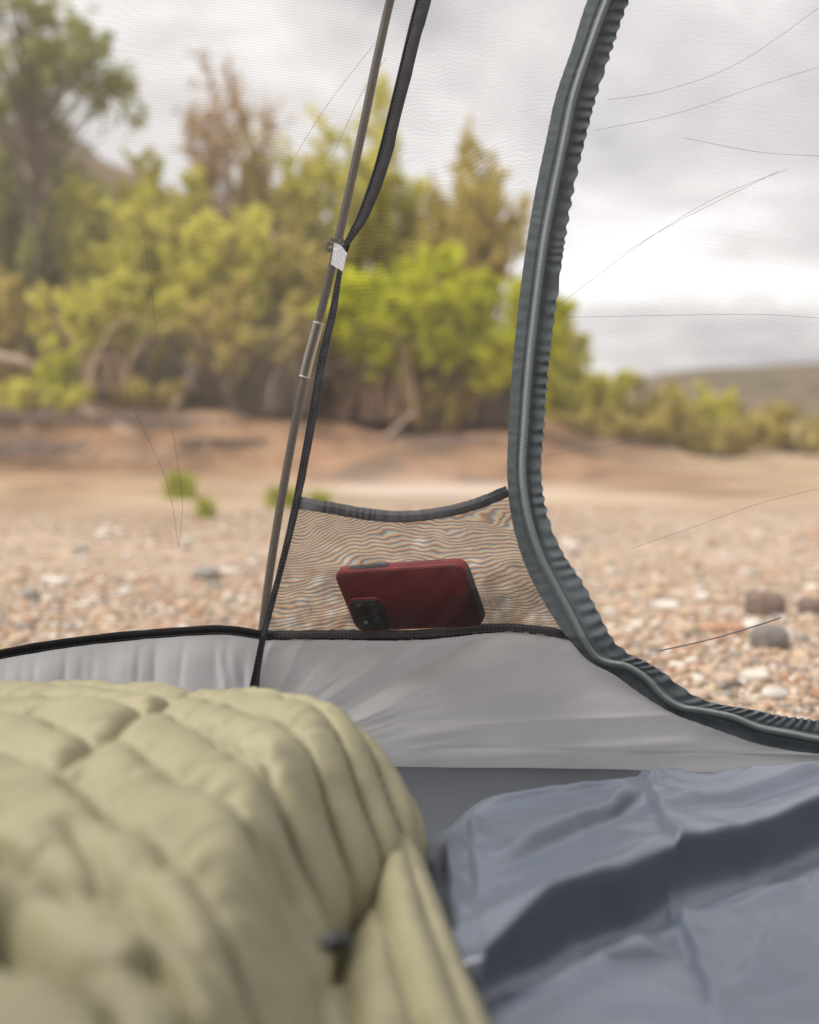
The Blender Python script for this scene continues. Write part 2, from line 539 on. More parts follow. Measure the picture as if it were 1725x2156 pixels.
# ------------------------------------------------------------------ ground
def ground_h(x, y):
    z = 0.03 * fbm(x * 0.5, y * 0.5, 3, 3) * sstep(2.0, 4.0, y)
    edge = 8.3 + 0.5 * fbm(x * 0.4, y * 0 + 2, 11, 3) + 1.6 * sstep(-0.3, 2.2, x)       # bank at the foot of the thicket
    z = z + 0.26 * sstep(-0.6, 0.9, y - edge) * (1 - sstep(1.2, 3.0, x))
    z = z + (0.10 * fbm(x * 1.3, y * 1.6, 13, 4) + 0.05 * np.abs(fbm(x * 4, y * 4, 15, 3))) * sstep(-0.3, 0.8, y - edge) * (1 - sstep(30, 45, y))
    z = z + 0.34 * sstep(-0.4, 1.3, y - edge) * (1 - sstep(-3.6, 0.2, x)) * (1 - sstep(30, 45, y))
    z = z + 0.55 * sstep(1.2, 3.5, y - edge) * (1 - sstep(0.2, 2.6, x))
    z = z + 0.06 * sstep(0, 0.3, y - (6.4 + 0.5 * noise(x * 0.7, x * 0 + 5, 4))) * (1 - sstep(-1.6, -0.6, x))
    return z


def make_ground():
    ys = np.concatenate([np.linspace(-25, 1.0, 14), np.linspace(1.0, 12, 190)[1:], np.geomspace(12, 1800, 60)[1:]])
    us = np.linspace(-1, 1, 170)
    Y = ys[:, None] * np.ones_like(us)[None, :]
    X = us[None, :] * (6 + 1.1 * np.abs(Y))
    Z = ground_h(X, Y) * sstep(0, 1, 60 - Y)
    grav = (1 - sstep(4.4, 6.6, Y + 0.8 * fbm(X * 0.5, Y * 0.5, 21, 3)))
    red = sstep(6.5, 8.2, Y + 0.9 * fbm(X * 0.8, Y * 0.8, 8, 4)) * (1 - sstep(1.0, 3.2, X)) * (1 - sstep(30, 50, Y))
    ex = np.exp(-(((X - 0.15) / 0.75) ** 2) - (((Y - 7.0) / 0.8) ** 2))
    pale = np.clip(ex * 0.8, 0, 0.6)
    o = mesh_obj('ground', np.stack([X, Y, Z], -1).reshape(-1, 3), grid_faces(len(ys), len(us)), M['ground'],
                 attr={'gravel': grav.ravel(), 'red': np.clip(red, 0, 0.9).ravel(), 'pale': pale.ravel()})
    tag(o, kind='structure')


make_ground()


def make_hill(name, x0, x1, y, prof, depth, seed):
    xs = np.linspace(x0, x1, 90); vs_ = np.linspace(0, 1, 30)
    X, V = np.meshgrid(xs, vs_)
    H = np.interp(X, prof[0], prof[1])
    Z = H * np.sin(V * math.pi / 2) ** 0.8 + 0.06 * H.max() * fbm(X / (x1 - x0) * 22, V * 8, seed, 4) * sstep(0, 0.2, V)
    Yy = y + depth * V
    o = mesh_obj(name, np.stack([X, Yy, Z - 0.5 * (1 - sstep(0, 0.1, V))], -1).reshape(-1, 3), grid_faces(30, 90), M['hill'])
    tag(o, kind='structure')


make_hill('hill', 18, 190, 130, ([18, 26, 40, 60, 100, 190], [0, 4.0, 7.6, 8.6, 9.2, 8.0]), 60, 5)
make_hill('hill', -75, 4, 45, ([-75, -50, -28, -20, -12, -4, 4], [23, 21, 17.5, 16.0, 12.5, 6, 0]), 25, 9)


# ------------------------------------------------------------------ stones and gravel
def ico(sub=1):
    import bmesh
    bm = bmesh.new(); bmesh.ops.create_icosphere(bm, subdivisions=sub, radius=1)
    V = np.array([v.co[:] for v in bm.verts]); F = np.array([[v.index for v in f.verts] for f in bm.faces])
    bm.free()
    return V, F


ICO1, ICO2, ICO3 = ico(1), ico(2), ico(3)
STONE_COL = {'white': (0.62, 0.57, 0.50), 'tan': (0.48, 0.36, 0.25), 'pink': (0.47, 0.36, 0.28), 'grey': (0.27, 0.25, 0.22),
             'rust': (0.40, 0.23, 0.14), 'dark': (0.20, 0.135, 0.105), 'charcoal': (0.20, 0.18, 0.165)}
for k, c in STONE_COL.items():
    M['stone_' + k] = principled('stone_' + k, tuple(min(x * 1.08, 0.8) for x in c) if k not in ('dark', 'charcoal') else c, 0.85, 0.25, col2=tuple(x * 0.7 for x in c), noise_scale=30, bump=0.4, bump_scale=60)


def make_gravel():
    V0, F0 = ICO1
    n = 34000
    y = 1.35 + 4.2 * rng.random(n) ** 1.2
    x = (rng.random(n) * 2 - 1) * (0.35 + 0.42 * y)
    keep = (fbm(x * 1.1, y * 1.1, 31, 3) + 0.45 - 0.1 * y + 0.25) > rng.random(n) * 0.5
    x, y = x[keep], y[keep]; n = len(x)
    r = 0.0045 + 0.0095 * rng.random(n) ** 2.4
    ang = rng.random(n) * 6.283
    sx = 0.8 + 0.6 * rng.random(n); sz = 0.45 + 0.3 * rng.random(n)
    jit = 1 + 0.22 * (rng.random((n, len(V0))) - 0.5)
    vx = V0[None, :, 0] * jit * (r * sx)[:, None]; vy = V0[None, :, 1] * jit * r[:, None]; vz = V0[None, :, 2] * jit * (r * sz)[:, None]
    ca, sa = np.cos(ang)[:, None], np.sin(ang)[:, None]
    X = vx * ca - vy * sa + x[:, None]; Y = vx * sa + vy * ca + y[:, None]
    Z = vz + (ground_h(x, y) + r * 0.25)[:, None]
    V = np.stack([X, Y, Z], -1).reshape(-1, 3)
    F = (F0[None] + (np.arange(n) * len(V0))[:, None, None]).reshape(-1, 3)
    mi = np.repeat(rng.choice(5, n, p=[0.12, 0.50, 0.11, 0.12, 0.15]), len(F0))
    o = mesh_obj('gravel', V, F, [M['stone_' + k] for k in ('white', 'tan', 'pink', 'grey', 'rust')], smooth=True, mat_idx=mi)
    tag(o, kind='stuff')


make_gravel()


def make_cobbles():
    V0, F0 = ICO2
    n = 300
    cr = np.random.default_rng(77)
    y = 1.5 + 3.2 * cr.random(n) ** 1.0
    x = (cr.random(n) * 2 - 1) * (0.35 + 0.42 * y)
    n = len(x)
    r = 0.012 + 0.017 * cr.random(n) ** 1.6
    ang = cr.random(n) * 6.283
    sx = 0.9 + 0.7 * cr.random(n); sz = 0.4 + 0.3 * cr.random(n)
    jit = 1 + 0.16 * (cr.random((n, len(V0))) - 0.5)
    vx = V0[None, :, 0] * jit * (r * sx)[:, None]; vy = V0[None, :, 1] * jit * r[:, None]; vz = V0[None, :, 2] * jit * (r * sz)[:, None]
    ca, sa = np.cos(ang)[:, None], np.sin(ang)[:, None]
    V = np.stack([vx * ca - vy * sa + x[:, None], vx * sa + vy * ca + y[:, None], vz + (ground_h(x, y) + r * 0.2)[:, None]], -1).reshape(-1, 3)
    F = (F0[None] + (np.arange(n) * len(V0))[:, None, None]).reshape(-1, 3)
    mi = np.repeat(cr.choice(5, n, p=[0.22, 0.46, 0.14, 0.06, 0.12]), len(F0))
    o = mesh_obj('coarse_gravel', V, F, [M['stone_' + k] for k in ('white', 'tan', 'pink', 'grey', 'rust')], smooth=True, mat_idx=mi)
    tag(o, kind='stuff')


make_cobbles()


def stone(px, py, wpx, hpx, col, label, group=None, flat=None, seed=0):
    base = PZ(px, py + hpx / 2, 0.0)
    d = base[1]
    r = wpx / 1725 * 24 / 35 * d / 2
    h = hpx / 1725 * 24 / 35 * d / 2
    st_rng = np.random.default_rng(seed + 100)
    V0, F0 = ICO3 if wpx > 50 else ICO2
    ph = st_rng.random(3) * 10
    V = V0.copy()
    f = 1 + 0.22 * fbm(V[:, 0] * 1.3 + ph[0], V[:, 1] * 1.3 + V[:, 2] * 1.7 + ph[1], seed, 3)
    V = V * f[:, None]
    V = np.sign(V) * np.abs(V) ** (0.62 if col == 'dark' else 0.85)
    V = V * np.array([r, r * (0.75 + 0.35 * st_rng.random()), h])
    a = (st_rng.random() - 0.5) * 0.5
    V = V @ np.array([[math.cos(a), math.sin(a), 0], [-math.sin(a), math.cos(a), 0], [0, 0, 1]])
    ctr = np.array([base[0], base[1] + r * 0.6, ground_h(base[0], base[1]) + h * 0.75])
    o = mesh_obj('river_stone', V + ctr, F0, M['stone_' + col], origin=ctr)
    tag(o, label, 'stone', group)


stone(1617, 1270, 82, 58, 'dark', 'dark brown angular rock sitting on the pale gravel beyond the door', seed=1)
stone(1628, 1340, 84, 62, 'charcoal', 'grey rounded cobble just in front of the dark brown rock', seed=2)
stone(1712, 1275, 50, 42, 'dark', 'small dark rock cut off by the frame beside the dark brown rock', seed=3)
stone(1596, 1424, 66, 30, 'white', 'flat white stone lying just above the zipper bend', seed=4)
stone(1530, 1430, 56, 34, 'pink', 'pinkish stone touching the flat white stone', seed=5)
stone(1405, 1278, 62, 22, 'white', 'long pale stone on the gravel between the zipper and the dark rock', seed=6)
stone(1481, 1259, 34, 26, 'white', 'small round white stone left of the dark brown rock', seed=7)
stone(1548, 1322, 52, 30, 'rust', 'rusty brown stone between the grey cobble and the zipper', seed=8)
stone(1445, 1325, 70, 34, 'tan', 'broad tan stone between the long pale stone and the zipper', seed=9)
stone(120, 1225, 46, 26, 'white', 'pale stone in the gravel seen through the net above the left wall', seed=10)
stone(60, 1250, 40, 30, 'grey', 'grey stone at the left edge of the gravel above the wall binding', seed=11)
stone(345, 1325, 50, 22, 'rust', 'orange stone just above the black binding left of the pole', seed=12)
stone(430, 1205, 60, 34, 'grey', 'broad grey stone in the gravel left of the tent pole', seed=13)
k = 20
GROUPS = {'white': ('pale river stone bedded in the gravel outside the tent', 'pale stones in the gravel'),
          'tan': ('tan river stone bedded in the gravel outside the tent', 'tan stones in the gravel'),
          'pink': ('pinkish river stone bedded in the gravel outside the tent', 'pinkish stones in the gravel'),
          'grey': ('grey river stone bedded in the gravel outside the tent', 'grey stones in the gravel')}
for i in range(48):
    py = 1140 + 330 * random.random()
    px = random.uniform(0, 1725)
    if 1500 < px and py > 1220: continue
    sc_ = 0.5 + (py - 1100) / 330
    w = random.uniform(20, 40) * sc_
    cl_ = random.choices(['white', 'tan', 'pink', 'grey'], [3, 3, 2, 1])[0]
    stone(px, py, w, w * random.uniform(0.4, 0.7), cl_, GROUPS[cl_][0], GROUPS[cl_][1], seed=k); k += 1


# ------------------------------------------------------------------ vegetation
def wx(px, d):
    return (px - 862.5) / 1725 * 24 / 35 * d


def wz(py, d):
    b = -(py - 1078) / 2156 * 30 / 35
    return CAM[2] + d * (b * math.cos(PITCH) - math.sin(PITCH)) / (math.cos(PITCH) + b * math.sin(PITCH))


def leaves_mesh(cent, size, rg, elong=1.8, along=None):
    n = len(cent)
    a = rg.normal(size=(n, 3)); a[:, 2] += 0.5
    if along is not None: a = a * 0.55 + along
    a = a; a /= np.linalg.norm(a, axis=1, keepdims=True)
    b = np.cross(a, rg.normal(size=(n, 3))); b /= np.linalg.norm(b, axis=1, keepdims=True)
    s = size * (0.6 + 0.8 * rg.random(n))
    A = a * (s * elong / 2)[:, None]; B = b * (s / 2)[:, None]
    V = np.stack([cent - A, cent + B * 0.9, cent + A, cent - B * 0.9], 1).reshape(-1, 3)
    F = np.arange(4 * n).reshape(n, 4)
    return V, F


def twigs_mesh(paths, r0, r1):
    """paths (n, m, 3): n thin three-sided tapering twigs"""
    n, m, _ = paths.shape
    t = np.gradient(paths, axis=1); t /= np.linalg.norm(t, axis=2, keepdims=True) + 1e-9
    ref = np.array([0.31, 0.9, 0.2])
    a = np.cross(t, ref); a /= np.linalg.norm(a, axis=2, keepdims=True) + 1e-9
    b = np.cross(t, a)
    rr = np.asarray(r0)[..., None] * (1 - np.linspace(0, 1, m))[None] + r1
    rr = np.broadcast_to(rr, (n, m))
    V = []
    for k_ in range(3):
        th = 2.0944 * k_
        V.append(paths + (a * math.cos(th) + b * math.sin(th)) * rr[..., None])
    V = np.stack(V, 2).reshape(-1, 3)
    base = (np.arange(n) * m * 3)[:, None, None] + (np.arange(m - 1) * 3)[None, :, None]
    F = []
    for k_ in range(3):
        k2 = (k_ + 1) % 3
        F.append(np.stack([base[..., 0] + k_, base[..., 0] + k2, base[..., 0] + 3 + k2, base[..., 0] + 3 + k_], -1))
    return V, np.concatenate([f.reshape(-1, 4) for f in F])


def shrub(name, label, cat, px, d, py_top, w_px, leaf, n_leaf, leaf_size, seed, py_base=None, shoots=26, low=0.25, plume=0.10, lean=0.0,
          trunk=None, stems='twig', spread_pow=1.0, stem_n=None, droop=0.0, group=None, base_w=0.25):
    if py_top > 300: w_px = w_px * 1.28; n_leaf = n_leaf * 1.25
    rg = np.random.default_rng(seed)
    n_leaf = int(n_leaf * (1.25 if py_top < 500 else 1.4)); shoots = int(shoots * 1.3)
    x0 = wx(px, d); y0 = math.sqrt(max(d * d, 0)); gz = float(ground_h(np.array(x0), np.array(y0)))
    ztop = wz(py_top, d); hgt = ztop - gz
    hw = wx(862.5 + w_px, d) / 2
    root = thing(name, (x0, y0, gz), label, cat, group)
    # shoots fan out of the base
    ang = rg.random(shoots) * 6.283
    rad = np.sqrt(rg.random(shoots)) ** spread_pow
    hh = hgt * (1 - 0.22 * rad ** 2) * (0.55 + 0.45 * rg.random(shoots))
    hh[0] = hgt
    rad[0] *= 0.3
    tip = np.stack([x0 + rad * np.cos(ang) * hw + lean * hh, y0 + rad * np.sin(ang) * hw * 0.8, gz + hh], -1)
    base = np.stack([x0 + rad * np.cos(ang) * hw * base_w, y0 + rad * np.sin(ang) * hw * base_w, np.full(shoots, gz - 0.02)], -1)
    s = np.linspace(0, 1, 9)
    paths = base[:, None] * (1 - s[None, :, None]) + tip[:, None] * s[None, :, None]
    bow = (s * (1 - s))[None, :, None] * np.stack([np.cos(ang) * hw * 0.5, np.sin(ang) * hw * 0.4, hh * 0.25], -1)[:, None]
    paths = paths + bow
    paths[:, :, 2] -= droop * (s ** 4)[None] * hh[:, None]
    paths += (s[None, :, None] * rg.normal(size=paths.shape)) * hgt * 0.012
    r0 = np.full(shoots, 0.010 * max(hgt, 1) ** 0.7)
    V, F = twigs_mesh(paths, r0, 0.003)
    if trunk:
        tr = mesh_obj('trunk', *_tube_pts([(x0, y0, gz - 0.05), (x0 + 0.03, y0, gz + hgt * 0.3), (x0 + lean * hgt * 0.6 + 0.05, y0, gz + hgt * 0.62)], trunk, trunk * 0.5), M['bark'], root)
    st = mesh_obj('branches', V, F, M[stems], root)
    st['kind'] = 'stuff'
    # side sprays carrying leaves
    nsp = shoots * 14
    si = rg.integers(0, shoots, nsp); t = low + (1 - low) * rg.random(nsp) ** 0.8
    idx = t * 8; i0 = np.clip(idx.astype(int), 0, 7); fr = (idx - i0)[:, None]
    org = paths[si, i0] * (1 - fr) + paths[si, i0 + 1] * fr
    dr = rg.normal(size=(nsp, 3)) * np.array([1, 1, 0.6]); dr[:, 2] += 0.9 - droop * 1.5
    dr /= np.linalg.norm(dr, axis=1, keepdims=True)
    ln = plume * hgt * (0.5 + rg.random(nsp)) * (1.02 - 0.3 * t)
    per = max(1, n_leaf // nsp)
    u = rg.random((nsp, per))
    cent = org[:, None] + dr[:, None] * (u * ln[:, None])[..., None] + rg.normal(size=(nsp, per, 3)) * (0.10 * ln)[:, None, None]
    cent[..., 2] += 0.10 * ln[:, None] * u ** 2
    cent[..., 2] = np.maximum(cent[..., 2], gz + 0.03)
    tint = np.clip(0.5 + 0.25 * rg.normal(size=(nsp, 1)) + 0.15 * rg.normal(size=(nsp, per)), 0, 1)
    V, F = leaves_mesh(cent.reshape(-1, 3), leaf_size * 0.86, rg, 2.4, np.repeat(dr, per, axis=0))
    cr = mesh_obj('crown', V, F, M[leaf], root, smooth=False, attr={'tint': tint.ravel()})
    cr['kind'] = 'stuff'
    pth = np.stack([org + dr * (ln * q)[:, None] for q in (0, 0.5, 1)], 1)
    V, F = twigs_mesh(pth, np.full(nsp, 0.003), 0.0015)
    tw = mesh_obj('twigs', V, F, M[stems], root)
    tw['kind'] = 'stuff'
    return root


def _tube_pts(pts, r0, r1):
    c = smooth_curve(pts, 12)
    return tube(c, np.linspace(r0, r1, 12), 8)


def cottonwood(name, label, px, d, boxes, seed, leaf, n_leaf, leaf_size):
    """tall tree: leaning trunk, limbs to leaf clumps"""
    rg = np.random.default_rng(seed)
    x0 = wx(px, d); gz = float(ground_h(np.array(x0), np.array(d)))
    root = thing(name, (x0, d, gz), label, 'tree')
    clumps = []
    for (cx, cy, rw, rh, n) in boxes:
        for _ in range(n):
            a = rg.random() * 6.283; r_ = math.sqrt(rg.random())
            clumps.append((wx(cx + rw * r_ * math.cos(a), d), d + rg.normal() * 0.35, wz(cy + rh * r_ * math.sin(a), d)))
    clumps = np.array(clumps)
    top = clumps[:, 2].max()
    tk = smooth_curve([(x0, d, gz - 0.05), (x0 + 0.05, d, gz + 1.2), (x0 - 0.04, d + 0.05, gz + 2.2), (x0 - 0.1, d, top - 0.4)], 20)
    V, F = tube(tk, np.linspace(0.022, 0.008, 20), 8)
    mesh_obj('trunk', V, F, M['bark'], root)
    ps = []
    for c in clumps:
        zz = max(gz + 0.9, c[2] - 0.6 - 0.5 * rg.random())
        k_ = np.argmin(abs(tk[:, 2] - zz)); s_ = tk[k_]
        m_ = (s_ + c) / 2 + np.array([0, 0, 0.08])
        ps.append(smooth_curve([s_, m_, c], 6))
    V, F = twigs_mesh(np.array(ps), np.full(len(ps), 0.010), 0.003)
    b = mesh_obj('branches', V, F, M['bark'], root); b['kind'] = 'stuff'
    per = n_leaf // len(clumps)
    size = 0.035 + 0.06 * rg.random(len(clumps))
    cent = clumps[:, None] + rg.normal(size=(len(clumps), per, 3)) * size[:, None, None] * np.array([0.8, 1, 0.9])
    tint = np.clip(0.5 + 0.25 * rg.normal(size=(len(clumps), 1)) + 0.15 * rg.normal(size=(len(clumps), per)), 0, 1)
    V, F = leaves_mesh(cent.reshape(-1, 3), leaf_size, rg, 1.3)
    cr = mesh_obj('crown', V, F, M[leaf], root, smooth=False, attr={'tint': tint.ravel()}); cr['kind'] = 'stuff'


cottonwood('cottonwood_tree', 'tall slender green tree rising above the thicket at the upper left corner', 78, 10.2,
           [(40, 60, 150, 120, 40), (165, 150, 115, 75, 34), (20, 190, 60, 60, 12), (245, 185, 50, 22, 10), (90, 0, 110, 60, 18), (60, 240, 70, 30, 8)],
           3, 'leaf_green', 3900, 0.055)
shrub('willow_shrub', 'dark green bushy willow below the tall tree at the left edge', 'shrub', -20, 10.6, 275, 330, 'leaf_green', 9000, 0.05, 11, shoots=34, low=0.3)
shrub('willow_shrub', 'green upright willow right of the trunk of the tall left tree', 'shrub', 130, 11.0, 330, 190, 'leaf_green', 6000, 0.05, 12, shoots=26, low=0.35)
shrub('willow_shrub', 'yellow green willow with its leaves rising beside the ridge at left', 'shrub', 285, 10.6, 345, 250, 'leaf_yellow', 8500, 0.05, 13, shoots=30, low=0.3)
shrub('tamarisk_tree', 'sparse russet tree standing highest in the middle of the thicket', 'tree', 478, 11.6, 115, 210, 'leaf_russet', 1700, 0.042, 14, shoots=16,
      low=0.62, trunk=0.04, base_w=0.05)
shrub('willow_shrub', 'broad yellow green willow below the sparse russet tree', 'shrub', 420, 10.2, 365, 300, 'leaf_yellow', 10500, 0.05, 15, shoots=36, low=0.3)
shrub('tamarisk_tree', 'olive feathery tree just right of the sparse russet tree', 'tree', 575, 11.8, 205, 190, 'leaf_olive', 2600, 0.045, 16, shoots=20, low=0.5, trunk=0.035)
shrub('willow_tree', 'green willow with a rounded top standing behind the tent pole', 'tree', 690, 11.8, 225, 230, 'leaf_yellow', 6000, 0.05, 17, shoots=26, low=0.4, trunk=0.04)
shrub('willow_tree', 'narrow yellow green willow seen just right of the tent pole top', 'tree', 815, 12.2, 170, 150, 'leaf_yellow', 3400, 0.05, 18, shoots=16, low=0.45, trunk=0.03)
shrub('tamarisk_shrub', 'olive shrub filling the gap behind the pole clip', 'shrub', 570, 10.6, 450, 280, 'leaf_olive', 7500, 0.05, 19, shoots=30, low=0.3)
shrub('tamarisk_tree', 'ochre cone shaped tree standing alone against the sky beside the zipper', 'tree', 985, 12.0, 285, 230, 'leaf_olive', 7000, 0.048, 20, shoots=32, low=0.4, trunk=0.04)
shrub('willow_shrub', 'bright lime green bush in front of the ochre cone shaped tree', 'shrub', 950, 9.8, 465, 400, 'leaf_lime', 13000, 0.05, 21, shoots=38, low=0.35, droop=0.12)
shrub('willow_shrub', 'lime green low bush right behind the tent corner seam', 'shrub', 770, 9.8, 560, 260, 'leaf_lime', 6500, 0.05, 22, shoots=28, low=0.45, droop=0.15)
shrub('willow_shrub', 'ochre green willow left of the tent pole with thin lower leaves', 'shrub', 540, 9.7, 600, 330, 'leaf_olive', 6500, 0.05, 23, shoots=34, low=0.4)
shrub('scrub_bush', 'brown green scrub bush at the left edge under the dark green willow', 'shrub', 10, 9.8, 560, 260, 'leaf_olive', 5000, 0.05, 24, shoots=30, low=0.35)
shrub('scrub_bush', 'yellow green scrub in front of the left thicket', 'shrub', 240, 9.5, 560, 240, 'leaf_yellow', 4600, 0.05, 25, shoots=28, low=0.45)
shrub('scrub_bush', 'small bright green tuft bush low in front of the left thicket', 'shrub', 130, 8.9, 720, 70, 'leaf_lime', 700, 0.045, 26, shoots=9, low=0.3)
shrub('scrub_bush', 'ochre low bush on the bank at the left edge', 'shrub', 60, 8.8, 800, 230, 'leaf_yellow', 2400, 0.045, 27, shoots=22, low=0.3)
# right of the zipper
shrub('willow_shrub', 'tall thin willow mostly hidden behind the zipper', 'shrub', 1150, 12.5, 640, 150, 'leaf_yellow', 2400, 0.05, 28, shoots=14, low=0.3)
shrub('willow_shrub', 'yellow green bush just right of the zipper, tallest of the right hand row', 'shrub', 1225, 12.0, 750, 200, 'leaf_yellow', 9500, 0.05, 29, shoots=26, low=0.1)
shrub('willow_shrub', 'yellow bush second from the zipper in the right hand row', 'shrub', 1350, 12.6, 800, 230, 'leaf_olive', 9000, 0.05, 30, shoots=26, low=0.1)
shrub('willow_shrub', 'yellow bush with brown gaps at the foot of the right hill', 'shrub', 1450, 13.6, 812, 170, 'leaf_yellow', 7000, 0.055, 31, shoots=24, low=0.1)
shrub('scrub_bush', 'low green bush at the front of the right hand row', 'shrub', 1270, 11.2, 865, 210, 'leaf_olive', 4600, 0.045, 32, shoots=20, low=0.05)
shrub('scrub_bush', 'low olive bush running out across the sand below the hill', 'shrub', 1500, 12.6, 872, 260, 'leaf_olive', 6000, 0.05, 33, shoots=24, low=0.05)
shrub('scrub_bush', 'low ochre bush at the right edge of the sand', 'shrub', 1680, 14.5, 885, 300, 'leaf_olive', 6000, 0.055, 34, shoots=26, low=0.05)
shrub('willow_shrub', 'faint grey green bush behind the right hand row against the hill', 'shrub', 1570, 22.0, 845, 180, 'leaf_olive', 4500, 0.08, 35, shoots=22, low=0.1)


def thicket(name, label, px, d, py_top, w_px, n, seed, mat, lie=0.0, hmin=0.3):
    """dense leafless brush: arching bare twigs"""
    rg = np.random.default_rng(seed); n = int(n * (1.1 if lie == 0 else 0.8))
    x0 = wx(px, d); gz = float(ground_h(np.array(x0), np.array(float(d)))); h = wz(py_top, d) - gz; hw = wx(862.5 + w_px, d) / 2
    root_x = x0 + (rg.random(n) * 2 - 1) * hw * 0.8
    root_y = d + rg.normal(size=n) * (0.35 if lie == 0 else 0.5)
    ang = rg.random(n) * 6.283
    L = h * (hmin + (1 - hmin) * rg.random(n)) * np.clip(0.25 + 2.0 * (noise(root_x * 1.7, root_y * 1.2, seed) + 0.42), 0.15, 1.25) * (1 if lie == 0 else rg.random(n) + 0.7)
    reach = L * (0.45 + 0.75 * rg.random(n) + lie)
    s = np.linspace(0, 1, 5)
    x = root_x[:, None] + (np.cos(ang) * reach)[:, None] * s ** 1.4 + (lie * L)[:, None] * s
    y = root_y[:, None] + (np.sin(ang) * reach * 0.7)[:, None] * s ** 1.4
    z = gz - 0.02 + L[:, None] * np.sin(s * (1.45 + 0.5 * rg.random(n))[:, None]) * (1 - 0.55 * lie)
    V, F = twigs_mesh(np.stack([x, y, z], -1), 0.006 + 0.006 * rg.random(n), 0.003)
    o = mesh_obj(name, V, F, M[mat], origin=(x0, d, gz))
    tag(o, label, 'brush', kind='stuff')


thicket('dry_brush', 'dark bare brush at the left edge above the arching grey branch', 40, 10.3, 640, 260, 1000, 41, 'twig')
thicket('dry_brush', 'warm brown brush between the arching branch and the leaning branch', 235, 9.9, 700, 240, 800, 42, 'twig_warm')
thicket('dry_brush', 'dark bare brush around the leaning branch left of the pole', 420, 10.2, 690, 240, 1100, 43, 'twig')
thicket('dry_brush', 'dark bare brush right behind the ferrule of the tent pole', 590, 9.9, 720, 200, 1000, 48, 'twig')
thicket('dry_brush', 'warm brown brush under the lime bushes behind the corner seam', 790, 10.2, 700, 240, 900, 49, 'twig_warm')
thicket('dry_brush', 'dark brush with hollows left of the zipper', 960, 10.3, 770, 260, 900, 44, 'twig')
thicket('dry_brush', 'brown bare brush behind the right bushes', 1250, 12.4, 890, 220, 500, 45, 'twig_pale')
thicket('dry_brush', 'flattened pale brush along the left bank', 150, 8.8, 865, 420, 500, 46, 'twig', lie=0.3)
thicket('dry_brush', 'flattened brown brush on the bank below the willows', 400, 9.0, 875, 300, 600, 47, 'twig', lie=0.3)
thicket('dry_brush', 'low fallen brown brush lying on the red bank at the left edge', 60, 8.35, 925, 300, 420, 61, 'twig', lie=0.4)
thicket('dry_brush', 'low fallen grey brush on the bank between the left edge and the green tufts', 270, 8.3, 935, 260, 380, 62, 'twig_warm', lie=0.4)
thicket('dry_brush', 'low brown brush on the red bank left of the pole', 490, 8.7, 930, 200, 350, 63, 'twig', lie=0.4)
thicket('dry_brush', 'low brown brush on the red bank above the gear pocket', 880, 9.0, 915, 300, 450, 64, 'twig', lie=0.4)
UNDER = [(60, 9.6, 700, 150, 'leaf_olive'), (190, 9.7, 640, 170, 'leaf_yellow'), (330, 9.8, 650, 190, 'leaf_yellow'), (470, 9.7, 720, 150, 'leaf_olive'), (560, 9.6, 650, 170, 'leaf_yellow'),
         (700, 9.8, 650, 150, 'leaf_olive'), (860, 9.9, 640, 170, 'leaf_yellow'), (1010, 9.9, 650, 150, 'leaf_lime'), (930, 9.6, 770, 130, 'leaf_olive'), (310, 9.3, 800, 150, 'leaf_olive'), (1080, 10.3, 800, 140, 'leaf_yellow')]
UNDER_LAB = ['thin olive undergrowth at the left edge over the dark brush', 'pale yellow undergrowth above the end of the arching branch', 'yellow green undergrowth above the hairs on the left net',
             'olive undergrowth above the dark brush left of the pole', 'yellow undergrowth left of the clear ferrule', 'olive undergrowth just right of the clear ferrule', 'yellow undergrowth below the lime bushes',
             'lime undergrowth beside the zipper below the brightest bush', 'low olive undergrowth above the red bank by the zipper', 'low olive undergrowth on the left bank', 'yellow undergrowth partly behind the zipper']
for q_, ((px_, d_, t_, w_, lf_), lb_) in enumerate(zip(UNDER, UNDER_LAB)):
    shrub('undergrowth_shrub', lb_, 'shrub', px_, d_, t_, w_, lf_, 1500, 0.05, 200 + q_, shoots=16, low=0.25, stems='twig_warm')


def driftwood(label, pts, r, seed):
    c = smooth_curve([PZ(a, b, z) if z is not None else P(a, b, dd) for a, b, z, dd in pts], 24)
    V, F = tube(c, r * (1 - 0.5 * np.linspace(0, 1, 24)) * (1 + 0.12 * np.sin(np.arange(24) * 1.7)), 8)
    o = mesh_obj('driftwood', V, F, M['twig_pale'], origin=c[0])
    tag(o, label, 'branch')


driftwood('long bare grey branch arching across the left edge of the thicket', [(-60, 745, None, 8.9), (40, 760, None, 8.9), (130, 800, None, 9.0), (190, 860, None, 9.0)], 0.04, 1)
driftwood('bare leaning branch standing in the dark brush left of the pole', [(350, 890, None, 9.1), (380, 830, None, 9.2), (420, 760, None, 9.3), (450, 640, None, 9.4)], 0.035, 2)
driftwood('pale bare branch rising in the brush behind the pocket corner', [(770, 950, None, 9.0), (820, 915, None, 9.1), (880, 860, None, 9.2)], 0.03, 3)
driftwood('fallen grey branch on the left bank above the sand', [(60, 830, None, 8.8), (170, 860, None, 8.8), (290, 920, None, 8.6), (340, 950, None, 8.5)], 0.03, 4)


